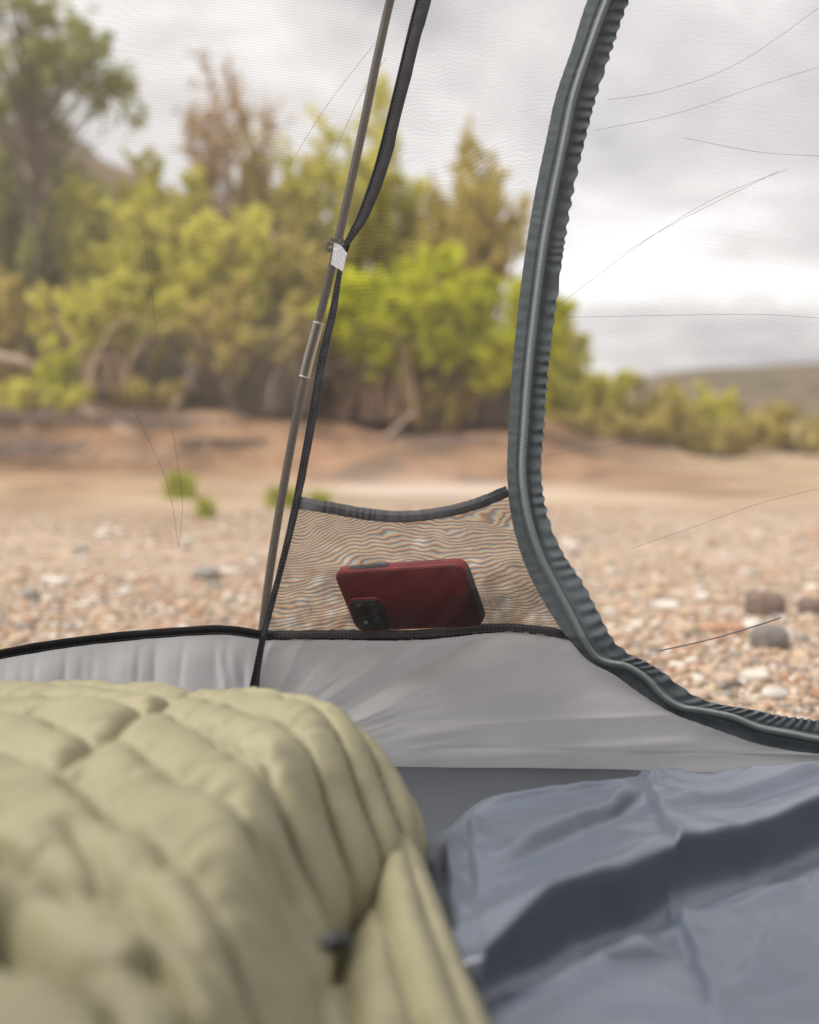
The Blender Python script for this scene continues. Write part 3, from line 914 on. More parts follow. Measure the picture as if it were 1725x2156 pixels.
def tuft(px, py, wpx, hpx, label, seed, n=150):
    b = PZ(px, py, 0.02); d = b[1]
    rg = np.random.default_rng(seed)
    w = wpx / 1725 * .6857 * d / 2; h = hpx / 1725 * .6857 * d
    bx = b[0] + rg.normal(size=n) * w * 0.35; by = d + rg.normal(size=n) * w * 0.3
    a = rg.random(n) * 6.283; l = h * (0.5 + 0.5 * rg.random(n)); s = np.linspace(0, 1, 4)
    x = bx[:, None] + (np.cos(a) * w * 0.6)[:, None] * s ** 2; y = by[:, None] + (np.sin(a) * w * 0.6)[:, None] * s ** 2
    z = ground_h(bx, by)[:, None] + l[:, None] * s
    V, F = twigs_mesh(np.stack([x, y, z], -1), np.full(n, 0.007), 0.001)
    o = mesh_obj('grass_tuft', V, F, M['leaf_lime'], origin=(b[0], d, 0), attr={'tint': np.repeat(rg.random(n) * 0.5, 12)})
    tag(o, label, 'grass tuft')


tuft(378, 1040, 70, 62, 'bright green grass tuft on the sand, leftmost of three', 51)
tuft(430, 1080, 40, 50, 'small thin green tuft just right of the bigger tuft on the sand', 52, 70)
tuft(595, 1062, 70, 50, 'green grass tuft on the sand right behind the tent pole', 53)
tuft(672, 1066, 50, 45, 'green grass tuft seen just above the left end of the pocket edge', 54, 90)

# ------------------------------------------------------------------ tent
SEAM_X = ([-400, 0, 200, 350, 450, 521, 572, 653, 755, 884, 1060, 1340, 1480, 1620], [1000, 892, 842, 804, 767, 729, 717, 703, 680, 658, 625, 556, 532, 522])


def seam_x(py):
    return np.interp(py, SEAM_X[0], SEAM_X[1])


def d_corner(py):
    return np.interp(py, [-500, 0, 1340, 1640], [1.15, 1.19, 1.285, 1.345])


def d_left(px, py):
    return d_corner(py) - 0.13 * (seam_x(py) - px) / 550


def d_right(px, py):
    return d_corner(py) - 0.045 * (px - seam_x(py)) / 1150 - 0.0


tent = thing('tent', (0, 1.0, 0.0), 'grey and black tent corner with insect netting, curved zipper and gear pocket', 'tent')

seamc = smooth_curve([(905, 0), (850, 180), (790, 380), (737, 500), (717, 570), (700, 640), (662, 850), (625, 1060), (590, 1200), (556, 1340), (534, 1475), (524, 1560)], 60)
LTOP = smooth_curve([(-700, 1560), (-350, 1460), (-150, 1410), (0, 1378), (120, 1357), (250, 1341), (400, 1329), (480, 1327), (556, 1338)], 90)
RTOP = smooth_curve([(556, 1338), (640, 1337), (740, 1337), (830, 1338), (920, 1334), (1020, 1324), (1100, 1324), (1200, 1338), (1330, 1370), (1500, 1440), (1725, 1520), (2100, 1600)], 140)

# triples along the zipper: left tape edge, coil, right tape edge
Z3 = np.array([
    (1340, -220, 1385, -220, 1430, -220), (1285, -110, 1330, -110, 1378, -110),
    (1237, 0, 1280, 0, 1325, 0), (1205, 100, 1243, 100, 1290, 100), (1171, 200, 1210, 200, 1257, 200), (1149, 300, 1189, 300, 1231, 300),
    (1128, 400, 1168, 400, 1208, 400), (1111, 500, 1149, 500, 1191, 500), (1097, 600, 1135, 600, 1177, 600), (1086, 700, 1123, 700, 1164, 700),
    (1077, 800, 1113, 800, 1153, 800), (1071, 900, 1106, 900, 1146, 900), (1068, 985, 1101, 985, 1140, 985), (1072, 1053, 1107, 1053, 1146, 1050),
    (1083, 1117, 1121, 1115, 1161, 1110), (1104, 1185, 1143, 1178, 1189, 1170), (1135, 1250, 1174, 1238, 1226, 1225), (1173, 1312, 1207, 1300, 1258, 1285),
    (1201, 1350, 1243, 1368, 1290, 1345), (1240, 1392, 1272, 1393, 1321, 1374), (1292, 1420, 1318, 1402, 1362, 1393), (1335, 1451, 1362, 1430, 1400, 1418),
    (1375, 1478, 1398, 1468, 1444, 1453), (1423, 1505, 1434, 1489, 1490, 1476), (1466, 1521, 1478, 1496, 1534, 1486), (1530, 1544, 1540, 1509, 1585, 1494),
    (1594, 1566, 1598, 1532, 1640, 1506), (1662, 1580, 1665, 1545, 1690, 1513), (1725, 1588, 1727, 1557, 1740, 1520), (1830, 1600, 1832, 1570, 1840, 1535),
    (1960, 1604, 1960, 1574, 1965, 1540), (2300, 1600, 2300, 1570, 2302, 1536), (2800, 1560, 2800, 1530, 2802, 1496)], float)
NZ = 950
zz = smooth_curve(Z3, NZ)
ZL, ZC, ZR = zz[:, 0:2], zz[:, 2:4], zz[:, 4:6]


def zipx(py, curve=ZC):
    """x of the zipper line at a height (first crossing from the top)"""
    return np.interp(py, curve[:, 1], curve[:, 0])


PT_LINE = [(627, 1058), (690, 1068), (770, 1082), (850, 1088), (930, 1079), (1000, 1062), (1070, 1034)]
# --- netting, left wall
def net_left():
    nu, nv = 60, 90
    ybot = LTOP
    V = np.zeros((nv, nu, 3)); UV = np.zeros((nv, nu, 2))
    for j in range(nv):
        t = j / (nv - 1)
        for i in range(nu):
            s = i / (nu - 1)
            pxb, pyb = ybot[int(s * (len(ybot) - 1))]
            pyt = -420
            py = pyb + (pyt - pyb) * t
            # right border follows the corner seam
            right = seam_x(1338 + (pyt - 1338) * t)
            left = -700 - 100 * t
            px = (pxb - (-700)) / (556 + 700) * (right - left) + left
            V[j, i] = (px, py, d_left(px, py))
    G = P(V[..., 0], V[..., 1], V[..., 2])
    g = grid_obj('netting_panel', G, M['netting_left'], tent)
    g['label'] = 'left wall netting'


net_left()


# --- netting between corner seam and zipper
def net_mid():
    nv, nu = 260, 80
    V = np.zeros((nv, nu, 3))
    for j in range(nv):
        t = j / (nv - 1)
        py0 = -220 + t * (1338 + 220)
        a = seam_x(py0); b = zipx(py0)
        for i in range(nu):
            s = i / (nu - 1)
            px = a + (b - a) * s
            py = py0
            if t > 0.9:
                py = py0 + (np.interp(px, RTOP[:, 0], RTOP[:, 1]) - 1338) * (t - 0.9) / 0.1
            V[j, i] = (px, py, d_right(px, py))
    G = P(V[..., 0], V[..., 1], V[..., 2])
    xx = V[..., 0]; yy = V[..., 1]
    topy = np.interp(xx, [p_[0] for p_ in PT_LINE], [p_[1] for p_ in PT_LINE])
    g = grid_obj('netting_panel', G, M['netting_mid'], tent, attr={'beat': sstep(-6, 10, yy - topy).ravel()})
    g['label'] = 'netting panel between corner seam and zipper'


net_mid()


# --- door netting, right of the zipper
def net_door():
    nz = 120
    idx = np.linspace(0, NZ - 1, nz).astype(int)
    c = ZC[idx]
    V = np.zeros((nz, 40, 3))
    for j in range(nz):
        px0, py0 = c[j]
        for i in range(40):
            s = i / 39
            # fan towards a far upper right border
            ex = 2850; ey = -420 + (1500 + 420) * (j / (nz - 1)) ** 1.3
            px = px0 + (ex - px0) * s; py = py0 + (ey - py0) * s
            V[j, i] = (px, py, d_right(px, py) + 0.004)
    G = P(V[..., 0], V[..., 1], V[..., 2])
    # weave coordinates follow the cloth, not the fan
    uv = np.stack([G[..., 0], G[..., 2]], -1)
    g = grid_obj('door_netting', G, M['netting_door'], tent, uv=uv)
    g['label'] = 'netting door panel right of the zipper'


net_door()


# --- grey side walls
def wall_left():
    nu, nv = 260, 50
    a = np.stack([np.interp(np.linspace(0, 1, nu), np.linspace(0, 1, len(LTOP)), LTOP[:, k_]) for k_ in (0, 1)], 1)
    bot = np.stack([np.linspace(-760, 520, nu), np.linspace(2050, 1650, nu)], 1)
    t = np.linspace(0, 1, nv)[:, None]
    px = a[None, :, 0] * (1 - t) + bot[None, :, 0] * t
    py = a[None, :, 1] * (1 - t) + bot[None, :, 1] * t
    dpt = d_left(px, np.minimum(py, 1500)) + 0.05 * t ** 1.5
    G = P(px, py, dpt)
    nrm = normals(G)
    u = px / 100.0
    w = (0.0045 * noise(u * 2.2 + 0.5 * t * noise(u, u * 0, 3), t * 1.2 + 0 * u, 61) + 0.006 * noise(u * 0.9 - t * 0.8, t * 0.6 + 0 * u, 62)
         + 0.0028 * (np.abs(noise(u * 3.2 + t * 0.7, t * 1.3 + 0 * u, 63)) * 2)) * sstep(0.0, 0.22, t) * 1.6
    w = w + 0.004 * np.exp(-((px - (455 + 55 * t)) / 9) ** 2) * sstep(0.05, 0.3, t) - 0.004 * np.exp(-((px - (500 + 30 * t)) / 8) ** 2) * sstep(0.05, 0.3, t)
    g = grid_obj('side_wall', G + nrm * w[..., None], M['grey_nylon'], tent)
    g['label'] = 'grey left side wall below the black binding'


def wall_right():
    nu, nv = 560, 130
    top = smooth_curve([(556, 1338), (640, 1337), (740, 1337), (830, 1338), (920, 1334), (1020, 1324), (1100, 1324), (1204, 1342), (1243, 1368), (1272, 1393),
                        (1318, 1402), (1362, 1430), (1398, 1468), (1434, 1489), (1478, 1496), (1540, 1509), (1598, 1532), (1665, 1545), (1727, 1557), (1832, 1570), (1960, 1574), (2300, 1570), (2800, 1530)], nu)
    bot = np.stack([np.linspace(520, 2820, nu), np.interp(np.linspace(520, 2820, nu), [520, 860, 1000, 1240, 1725, 1980, 2820], [1645, 1650, 1655, 1670, 1705, 1725, 1790])], 1)
    t = np.linspace(0, 1, nv)[:, None]
    px = top[None, :, 0] * (1 - t) + bot[None, :, 0] * t
    py = top[None, :, 1] * (1 - t) + bot[None, :, 1] * t
    dpt = d_right(px, py)
    G = P(px, py, dpt)
    nrm = normals(G)
    # creases fan out of the corner low on the left
    ax, ay = px - 470, 1640 - py
    th = np.arctan2(ay, ax); r = np.hypot(ax, ay)
    fan = 0.012 * noise(th * 7.5 + 0.15 * noise(r / 120, th * 2, 5), r / 500, 71) + 0.0042 * noise(th * 17 + r / 300, r / 220, 72) + 0.0010 * noise(th * 48, r / 160, 73)
    fan = fan * sstep(0, 0.1, t) * np.interp(r, [0, 80, 350, 900, 1300], [0.1, 0.8, 1.0, 0.75, 0.35])
    hor = 0.0045 * noise(px / 420, (py + 0.06 * px) / 22, 74) * sstep(1440, 1560, py)
    fan = fan + 0.002 * np.exp(-((py - (1575 + 14 * (px - 1100) / 500)) / 4.0) ** 2) * sstep(880, 1000, px)
    fan = fan - 0.0016 * np.exp(-((py - (1520 - 22 * (px - 1000) / 500)) / 5.0) ** 2) * sstep(900, 1100, px)
    G = G + nrm * (fan + hor)[..., None]
    g = grid_obj('side_wall', G, M['grey_nylon'], tent)
    g['label'] = 'light grey creased wall below the gear pocket'


wall_left(); wall_right()


def add_shade_canopy():  # unseen canopy, added to darken whatever faces the lens
    prof = smooth_curve([(-1.05, 0.0), (-0.95, 0.5), (-0.75, 0.95), (-0.35, 1.22), (0.02, 1.30)], 40)
    xs = np.linspace(-1.25, 1.35, 60)
    G = np.zeros((40, 60, 3)); G[..., 0] = xs[None]; G[..., 1] = prof[:, None, 0]; G[..., 2] = prof[:, None, 1]
    G[..., 2] += 0.012 * fbm(G[..., 0] * 4, G[..., 1] * 4, 88, 3) - 0.10 * (G[..., 0] / 1.3) ** 2 * np.linspace(0, 1, 40)[:, None]
    o = grid_obj('shade_canopy', G, M['shade_cloth'], tent)
    o['label'] = 'unseen dark canopy added behind the lens to shade the interior'


add_shade_canopy()


# --- floor
def tent_floor():
    pts = [PZ(520, 1640, 0.028), PZ(1240, 1630, 0.026), PZ(1980, 1690, 0.03)]
    X, Y = np.meshgrid(np.linspace(-1.1, 1.25, 120), np.linspace(-0.9, 1.45, 120))
    Z = 0.034 + 0.002 * fbm(X * 7, Y * 7, 81, 4)
    G = np.stack([X, Y, Z], -1)
    grid_obj('groundsheet', G, M['floor_nylon'], tent)


tent_floor()


# --- ribbons
def ribbon(name, line, wpx, dfun, mat, parent, off=-0.004, n=None, bulge=0.002, wob=0.0, seed=0, lab=None, nw=9, twist=None):
    """a fabric tape following a line on the wall; wpx width (scalar or per-point list over the line)"""
    c = smooth_curve(line, n or 200)
    wcol = c[:, 2] if c.shape[1] > 2 else None
    c = c[:, :2]
    tg = np.gradient(c, axis=0); tg /= np.linalg.norm(tg, axis=1, keepdims=True)
    nr = np.stack([-tg[:, 1], tg[:, 0]], 1)
    wp = np.interp(np.linspace(0, 1, len(c)), np.linspace(0, 1, len(np.atleast_1d(wpx))), np.atleast_1d(wpx)) if np.ndim(wpx) else np.full(len(c), wpx)
    if wcol is not None: wp = wcol
    s = np.linspace(-0.5, 0.5, nw)
    ar = np.arange(len(c)) / len(c)
    wv = 1 + wob * noise(ar * 60, ar * 0, seed)
    px = c[None, :, 0] + nr[None, :, 0] * s[:, None] * (wp * wv)[None]
    py = c[None, :, 1] + nr[None, :, 1] * s[:, None] * (wp * wv)[None]
    dpt = dfun(px, py) + off - bulge * (1 - (2 * s[:, None]) ** 2) + 0.0012 * noise(ar * 90, ar * 0, seed + 1)[None]
    G = P(px, py, dpt)
    o = grid_obj(name, G, mat, parent)
    if lab: o['label'] = lab
    return o, c, nr, wp


def stitches(name, c, nr, wp, at, dfun, parent, off, pitch=8.5, r=0.00035, mat='stitch'):
    ls = np.concatenate([[0], np.cumsum(np.linalg.norm(np.diff(c, axis=0), axis=1))])
    parts = []
    for a_ in at:
        for s0 in np.arange(4, ls[-1] - 6, pitch):
            q = []
            for s_ in (s0, s0 + pitch * 0.3, s0 + pitch * 0.62):
                x = np.interp(s_, ls, c[:, 0] + nr[:, 0] * wp * a_); y = np.interp(s_, ls, c[:, 1] + nr[:, 1] * wp * a_)
                q.append(P(x, y, dfun(x, y) + off))
            parts.append(tube(np.array(q), r, 4, caps=False))
    V, F = join(parts)
    o = mesh_obj(name, V, F, M[mat], parent); o['kind'] = 'stuff'
    return o


lb, c_, nr_, wp_ = ribbon('seam_binding', LTOP, [26, 24, 22, 20, 20], d_left, M['black_tape'], tent, seed=1, wob=0.12, lab='black binding along the left wall')
stitches('stitching', c_, nr_, wp_, (0.33,), d_left, lb, -0.0065)
rb, c_, nr_, wp_ = ribbon('seam_binding', RTOP[:int(np.argmax(RTOP[:, 0] > 1216))], [20, 22, 22, 20, 20], d_right, M['black_tape'], tent, off=0.0005, seed=2, wob=0.12, lab='black binding under the pocket')
stitches('stitching', c_, nr_, wp_, (-0.25, 0.28), d_right, rb, -0.0022)
# corner seam: wide taut tape above the clip, thin twisted below
SEAMPTS = [(955, -220, 32), (892, 0, 31), (842, 200, 28), (804, 350, 28), (767, 450, 22), (748, 485, 16), (729, 521, 10), (717, 572, 9), (703, 653, 13), (680, 755, 15), (658, 884, 16), (625, 1060, 14),
           (592, 1200, 11), (556, 1340, 11), (541, 1420, 15), (532, 1480, 26), (526, 1530, 30)]
sb, c_, nr_, wp_ = ribbon('corner_seam', SEAMPTS, 20, d_corner_f := (lambda px, py: d_corner(py)), M['grey_tape'], tent,
                          off=-0.006, seed=3, wob=0.15, n=320, lab='dark corner seam tape')
stitches('stitching', c_, nr_, wp_, (0.30,), d_corner_f, sb, -0.0092)
sc2 = smooth_curve(SEAMPTS, 300)
w2 = sc2[:, 2]; sc2 = sc2[:, :2]
tg_ = np.gradient(sc2, axis=0); tg_ /= np.linalg.norm(tg_, axis=1, keepdims=True)
side = sc2 + np.stack([-tg_[:, 1], tg_[:, 0]], 1) * (w2 * 0.42)[:, None]
V, F = tube(P(side[:, 0], side[:, 1], d_corner(side[:, 1]) - 0.007), 0.0017, 8)
mesh_obj('piping', V, F, M['black_tape'], sb)

# ------------------------------------------------------------------ zipper
zip_root = bpy.data.objects.new('zipper', None); C.objects.link(zip_root); zip_root.parent = tent
ORG[zip_root.name] = ORG[tent.name]
zip_root['label'] = 'curved slate grey door zipper'


def zip_tape(edge, inner, name, lab, pucker, scallop, seed):
    nw = 15
    s = np.linspace(0, 1, nw)[:, None]
    L = np.concatenate([[0], np.cumsum(np.linalg.norm(np.diff(ZC, axis=0), axis=1))])
    pk = 27.0
    phs = 2 * math.pi * L / pk + 9.0 * noise(L / 75, L * 0, seed)
    dirn = edge - inner
    dirn = dirn / np.linalg.norm(dirn, axis=1, keepdims=True)
    ed = edge + dirn * (scallop * np.sin(phs))[:, None] * (0.6 + 0.8 * np.abs(noise(L / 90, L * 0, seed + 5)) * 2)[:, None]
    px = inner[None, :, 0] * (1 - s) + ed[None, :, 0] * s
    py = inner[None, :, 1] * (1 - s) + ed[None, :, 1] * s
    amp = pucker * (0.5 + 1.0 * np.abs(noise(L / 70, L * 0, seed + 9)) * 2)
    wave = np.sin(phs[None] + 1.2 * s) * (s ** 1.3) * amp[None]
    wave2 = 0.35 * pucker * np.sin(phs[None] * 1.0 + 2.0) * np.exp(-((s - 0.45) / 0.16) ** 2)
    dpt = d_right(px, py) - 0.007 + wave + wave2 + 0.0018 * s
    # a stitched channel next to the coil
    dpt = dpt + 0.0012 * np.exp(-((s - 0.30) / 0.06) ** 2)
    G = P(px, py, dpt)
    uv = np.stack([np.broadcast_to(L * 0.0005, px.shape), np.broadcast_to(s * 0.018, px.shape)], -1)
    o = grid_obj('zipper_tape', G, M['zip_tape'], zip_root, uv=uv)
    o['label'] = lab


zip_tape(ZL, ZC, 'zipper_tape', 'smooth inner zipper tape', 0.00022, 0.35, 5)
zip_tape(ZR, ZC, 'zipper_tape', 'puckered outer zipper tape with a wavy edge', 0.0013, 2.0, 6)


def zip_teeth():
    L = np.concatenate([[0], np.cumsum(np.linalg.norm(np.diff(ZC, axis=0), axis=1))])
    core = P(ZC[:, 0], ZC[:, 1], d_right(ZC[:, 0], ZC[:, 1]) - 0.0105)
    V, F = tube(core, 0.0008, 6)
    o = mesh_obj('zipper_core', V, F, M['zip_core'], zip_root)
    parts = []
    tg = np.gradient(ZC, axis=0); tg /= np.linalg.norm(tg, axis=1, keepdims=True)
    nn = np.stack([-tg[:, 1], tg[:, 0]], 1)
    for s0 in np.arange(0, L[-1], 4.4):
        c = np.array([np.interp(s0, L, ZC[:, 0]), np.interp(s0, L, ZC[:, 1])])
        n_ = np.array([np.interp(s0, L, nn[:, 0]), np.interp(s0, L, nn[:, 1])])
        t_ = np.array([n_[1], -n_[0]])
        for sg in (-1, 1):
            q = []
            for f, dz in ((0.6, -0.0125), (3.2, -0.0124), (5.4, -0.0105), (6.4, -0.0078)):
                p_ = c + sg * n_ * f + t_ * (sg * 1.1 + f * 0.12)
                q.append(P(p_[0], p_[1], d_right(p_[0], p_[1]) + dz))
            parts.append(tube(np.array(q), 0.00062, 4, caps=False))
    V, F = join(parts)
    o = mesh_obj('zipper_teeth', V, F, M['zip_coil'], zip_root); o['kind'] = 'stuff'


zip_teeth()

# ------------------------------------------------------------------ phone
PH_C = P(857, 1262, 1.212)
yaw, tilt, roll = math.radians(25), math.radians(27), math.radians(7.6)
ax_x = np.array([math.cos(yaw), -math.sin(yaw), 0.0])
ax_n = np.array([-math.sin(yaw), -math.cos(yaw), 0.0])       # the back's outward direction
ax_z = math.cos(tilt) * np.array([0, 0, 1.0]) + math.sin(tilt) * ax_n
ax_b = math.cos(tilt) * ax_n - math.sin(tilt) * np.array([0, 0, 1.0])
X_ = math.cos(roll) * ax_x + math.sin(roll) * ax_z
Z_ = math.cos(roll) * ax_z - math.sin(roll) * ax_x
PL, PHH, PT = 0.150, 0.0765, 0.0125


def ph(x, z, b=0.0):
    """phone space: x along the length, z across, b out of the back"""
    return PH_C + x * X_ + z * Z_ + b * ax_b


def rrect(w, h, r, n=8):
    pts = []
    for cx, cy, a0 in ((w / 2 - r, h / 2 - r, 0), (-w / 2 + r, h / 2 - r, 90), (-w / 2 + r, -h / 2 + r, 180), (w / 2 - r, -h / 2 + r, 270)):
        for k_ in range(n + 1):
            a = math.radians(a0 + 90 * k_ / n)
            pts.append((cx + r * math.cos(a), cy + r * math.sin(a)))
    return np.array(pts)


def slab(w, h, r, levels, cx=0, cz=0, n=8):
    """levels: list of (inset, b); builds a closed rounded slab"""
    V = []; F = []
    m_ = 4 * (n + 1)
    for ins, b in levels:
        o = rrect(w - 2 * ins, h - 2 * ins, max(r - ins, 0.0003), n)
        V += [ph(cx + p[0], cz + p[1], b) for p in o]
    for i in range(len(levels) - 1):
        for k_ in range(m_):
            k2 = (k_ + 1) % m_
            F.append((i * m_ + k_, i * m_ + k2, (i + 1) * m_ + k2, (i + 1) * m_ + k_))
    F.append(tuple(range(m_))[::-1]); F.append(tuple((len(levels) - 1) * m_ + k_ for k_ in range(m_)))
    return np.array(V), F


M['case_back'] = principled('case_back', (0.19, 0.010, 0.020), 0.6, 0.35, noise_amt=0.12, noise_scale=60, bump=0.1, bump_scale=900)
M['case_bumper'] = principled('case_bumper', (0.34, 0.016, 0.026), 0.4, 0.5, noise_amt=0.1, noise_scale=60)
M['case_side'] = principled('case_side', (0.10, 0.10, 0.11), 0.5, 0.4)
M['lens'] = principled('lens', (0.01, 0.01, 0.012), 0.08, 0.8, coat=1.0)
M['lens_ring'] = principled('lens_ring', (0.06, 0.06, 0.065), 0.3, 0.6, metallic=0.6)
phone = thing('phone', tuple(ph(0, -PHH / 2)), 'smartphone in a dark red case lying sideways in the mesh gear pocket', 'phone')
R_ = 0.011
V, F = slab(PL, PHH, R_, [(0.002, -PT), (0.0004, -PT + 0.0012), (0, -PT + 0.003), (0, -0.0028), (0.0006, -0.0012), (0.0020, 0.0)])
mesh_obj('case', V, F, M['case_bumper'], phone)
V, F = slab(PL - 0.004, PHH - 0.004, R_ - 0.002, [(0, -0.001), (0, 0.0003), (0.0004, 0.0007)])
mesh_obj('case_back', V, F, M['case_back'], phone)
# camera window, lower left as it lies
cx_, cz_ = -PL / 2 + 0.0265, -PHH / 2 + 0.0225
V, F = slab(0.045, 0.043, 0.012, [(0, 0.0), (0.0002, 0.0018), (0.0012, 0.0022)], cx_, cz_)
mesh_obj('case_lip', V, F, M['case_bumper'], phone)
V, F = slab(0.0415, 0.0395, 0.0105, [(0, 0.001), (0, 0.0024)], cx_, cz_)
isl = mesh_obj('camera_island', V, F, M['black_plastic'], phone)
for (ox, oz, rr_) in ((-0.0085, 0.008, 0.0066), (0.0085, 0.0075, 0.0066), (0.008, -0.0085, 0.0066)):
    V, F = slab(2 * rr_, 2 * rr_, rr_ * 0.999, [(0, 0.002), (0, 0.0036), (0.0005, 0.0039), (0.0010, 0.0037)], cx_ + ox, cz_ + oz)
    ln = mesh_obj('camera_lens', V, F, M['lens_ring'], phone)
    V, F = slab(2 * (rr_ - 0.0011), 2 * (rr_ - 0.0011), (rr_ - 0.0011) * 0.999, [(0, 0.003), (0, 0.0038), (0.0012, 0.00405)], cx_ + ox, cz_ + oz)
    mesh_obj('glass', V, F, M['lens'], ln)
V, F = slab(0.004, 0.004, 0.00195, [(0, 0.002), (0, 0.0029)], cx_ - 0.008, cz_ - 0.009)
mesh_obj('flash', V, F, principled('flash', (0.5, 0.48, 0.42), 0.3), phone)


def side_box(name, a0, a1, which, mat, t0=-0.0095, t1=-0.0045, out=0.0006, lab=None):
    """a raised pill on the phone's upper long side ('top') or right short side ('end')"""
    n = 6; prof = []
    for k_ in range(n):
        f = k_ / (n - 1)
        prof.append((a0 + (a1 - a0) * f))
    r = (t1 - t0) / 2
    V = []; F = []
    ring = rrect(a1 - a0, t1 - t0, r * 0.95, 5)
    m_ = len(ring)
    for lv, ins in ((-0.0008, 0), (out * 0.6, 0), (out, 0.0005)):
        for p in rrect(a1 - a0 - 2 * ins, t1 - t0 - 2 * ins, r * 0.9, 5):
            a = (a0 + a1) / 2 + p[0]; b = (t0 + t1) / 2 + p[1]
            V.append(ph(a, PHH / 2 + lv, b) if which == 'top' else ph(PL / 2 + lv, a, b))
    for i in range(2):
        for k_ in range(m_):
            k2 = (k_ + 1) % m_
            F.append((i * m_ + k_, i * m_ + k2, (i + 1) * m_ + k2, (i + 1) * m_ + k_))
    F.append(tuple(2 * m_ + k_ for k_ in range(m_)))
    o = mesh_obj(name, np.array(V), F, mat, phone, smooth=False)
    if lab: o['label'] = lab


side_box('button_surround', -0.056, -0.010, 'top', M['black_plastic'], -0.0105, -0.0030, 0.0004)
side_box('volume_button', -0.040, -0.027, 'top', M['case_side'], -0.0088, -0.0050, 0.0013)
side_box('volume_button', -0.024, -0.012, 'top', M['case_side'], -0.0088, -0.0050, 0.0013)
side_box('mute_switch', -0.053, -0.044, 'top', M['case_side'], -0.0088, -0.0050, 0.0008)
side_box('end_band', -0.030, 0.030, 'end', M['case_side'], -0.0112, -0.0018, 0.0005)
side_box('port', 0.008, 0.016, 'end', M['black_plastic'], -0.0090, -0.0045, 0.0009)
side_box('port', -0.009, 0.003, 'end', M['black_plastic'], -0.0090, -0.0045, 0.0009)
side_box('port', -0.024, -0.013, 'end', M['black_plastic'], -0.0090, -0.0045, 0.0009)

# ------------------------------------------------------------------ gear pocket
pocket = bpy.data.objects.new('gear_pocket', None); C.objects.link(pocket); pocket.parent = tent
ORG[pocket.name] = ORG[tent.name]
pocket['label'] = 'mesh gear pocket in the tent corner'
ptc = smooth_curve(PT_LINE, 80)


def d_pocket(px, py):
    """the pocket's net: on the wall, pushed inwards over the phone"""
    ed_ = np.minimum(px - seam_x(py), np.interp(py, ZL[:500, 1], ZL[:500, 0]) + 6 - px) / 55
    base = d_right(px, py) - 0.001 - 0.015 * sstep(0, 1, ed_) - 0.010 * sstep(0, 1, ed_) * np.sin(np.clip((px - 600) / 520, 0, 1) * math.pi)
    # plane of the phone's back along the view ray
    a = (px - 862.5) / 1725 * 24 / 35; b = -(py - 1078) / 2156 * 30 / 35
    dirv = FWD + a[..., None] * RGT + b[..., None] * UPV
    hit = PH_C + 0.0062 * ax_b
    den = dirv @ ax_b
    t = ((hit - CAM) @ ax_b) / den
    pos = CAM + t[..., None] * dirv - PH_C
    lx = pos @ X_; lz = pos @ Z_
    qx = np.clip(lx, -PL / 2, PL / 2); qz = np.clip(lz, -PHH / 2, PHH / 2 + 0.001)
    dist = np.hypot(lx - qx, lz - qz)
    # nearest point on the phone: its depth
    npnt = PH_C + qx[..., None] * X_ + qz[..., None] * Z_ + 0.0062 * ax_b - CAM
    dph = npnt @ FWD
    w = np.exp(-(np.maximum(dist - 0.006, 0) / 0.018) ** 1.2)
    over = np.minimum(base, dph)
    return base * (1 - w) + over * w


def pocket_net():
    nv, nu = 90, 140
    px = np.zeros((nv, nu)); py = np.zeros((nv, nu))
    for i in range(nu):
        s = i / (nu - 1)
        for j in range(nv):
            t = j / (nv - 1)
            x_, y_ = 850, 1200
            for _ in range(4):
                x0_ = seam_x(y_) + 3; x1_ = np.interp(y_, ZL[:500, 1], ZL[:500, 0]) + 12
                x_ = x0_ + (x1_ - x0_) * s
                ty = np.interp(x_, ptc[:, 0], ptc[:, 1]); by = np.interp(x_, RTOP[:, 0], RTOP[:, 1]) + 4
                y_ = ty + (by - ty) * t
            px[j, i] = x_; py[j, i] = y_
    dp = d_pocket(px, py)
    sfade = np.minimum(np.linspace(0, 1, nu), 1 - np.linspace(0, 1, nu))[None, :]
    sfade = sstep(0, 0.10, sfade)
    dp = (d_right(px, py) - 0.003) * (1 - sfade) + dp * sfade
    t = np.linspace(0, 1, nv)[:, None]
    # diagonal slack folds
    u = (px * 0.75 + py * 0.65)
    fold = 0.0022 * noise(u / 26, (px - py) / 300, 91) * sstep(0, 0.2, t)
    G = P(px, py, dp + np.minimum(fold, 0.0004))
    rgh = np.stack(np.meshgrid(np.linspace(0, 0.31, nu), np.linspace(0, 0.14, nv)), -1)
    rgh[..., 1] += fold * 2.5 - dp * 0.35
    dq = np.exp(-(np.maximum(0, np.hypot((px - 930) / 190, (py - 1290) / 90) - 0.3)) ** 2)
    dens = sstep(0.02, 0.30, noise((py * 0.85 + px * 0.55) / 24, (px - py) / 130, 92)) * dq  # fold shadow streaks over the phone, put in as less open net
    grid_obj('pocket_net', G, M['netting_pocket'], pocket, uv=rgh, attr={'dense': dens.ravel()})


pocket_net()
pb, c_, nr_, wp_ = ribbon('pocket_binding', PT_LINE, [26, 25, 25, 24, 25], d_pocket, M['grey_tape'], pocket, off=-0.003, bulge=0.0015, seed=7, wob=0.1)
stitches('stitching', c_, nr_, wp_, (-0.12,), d_pocket, pb, -0.0052)

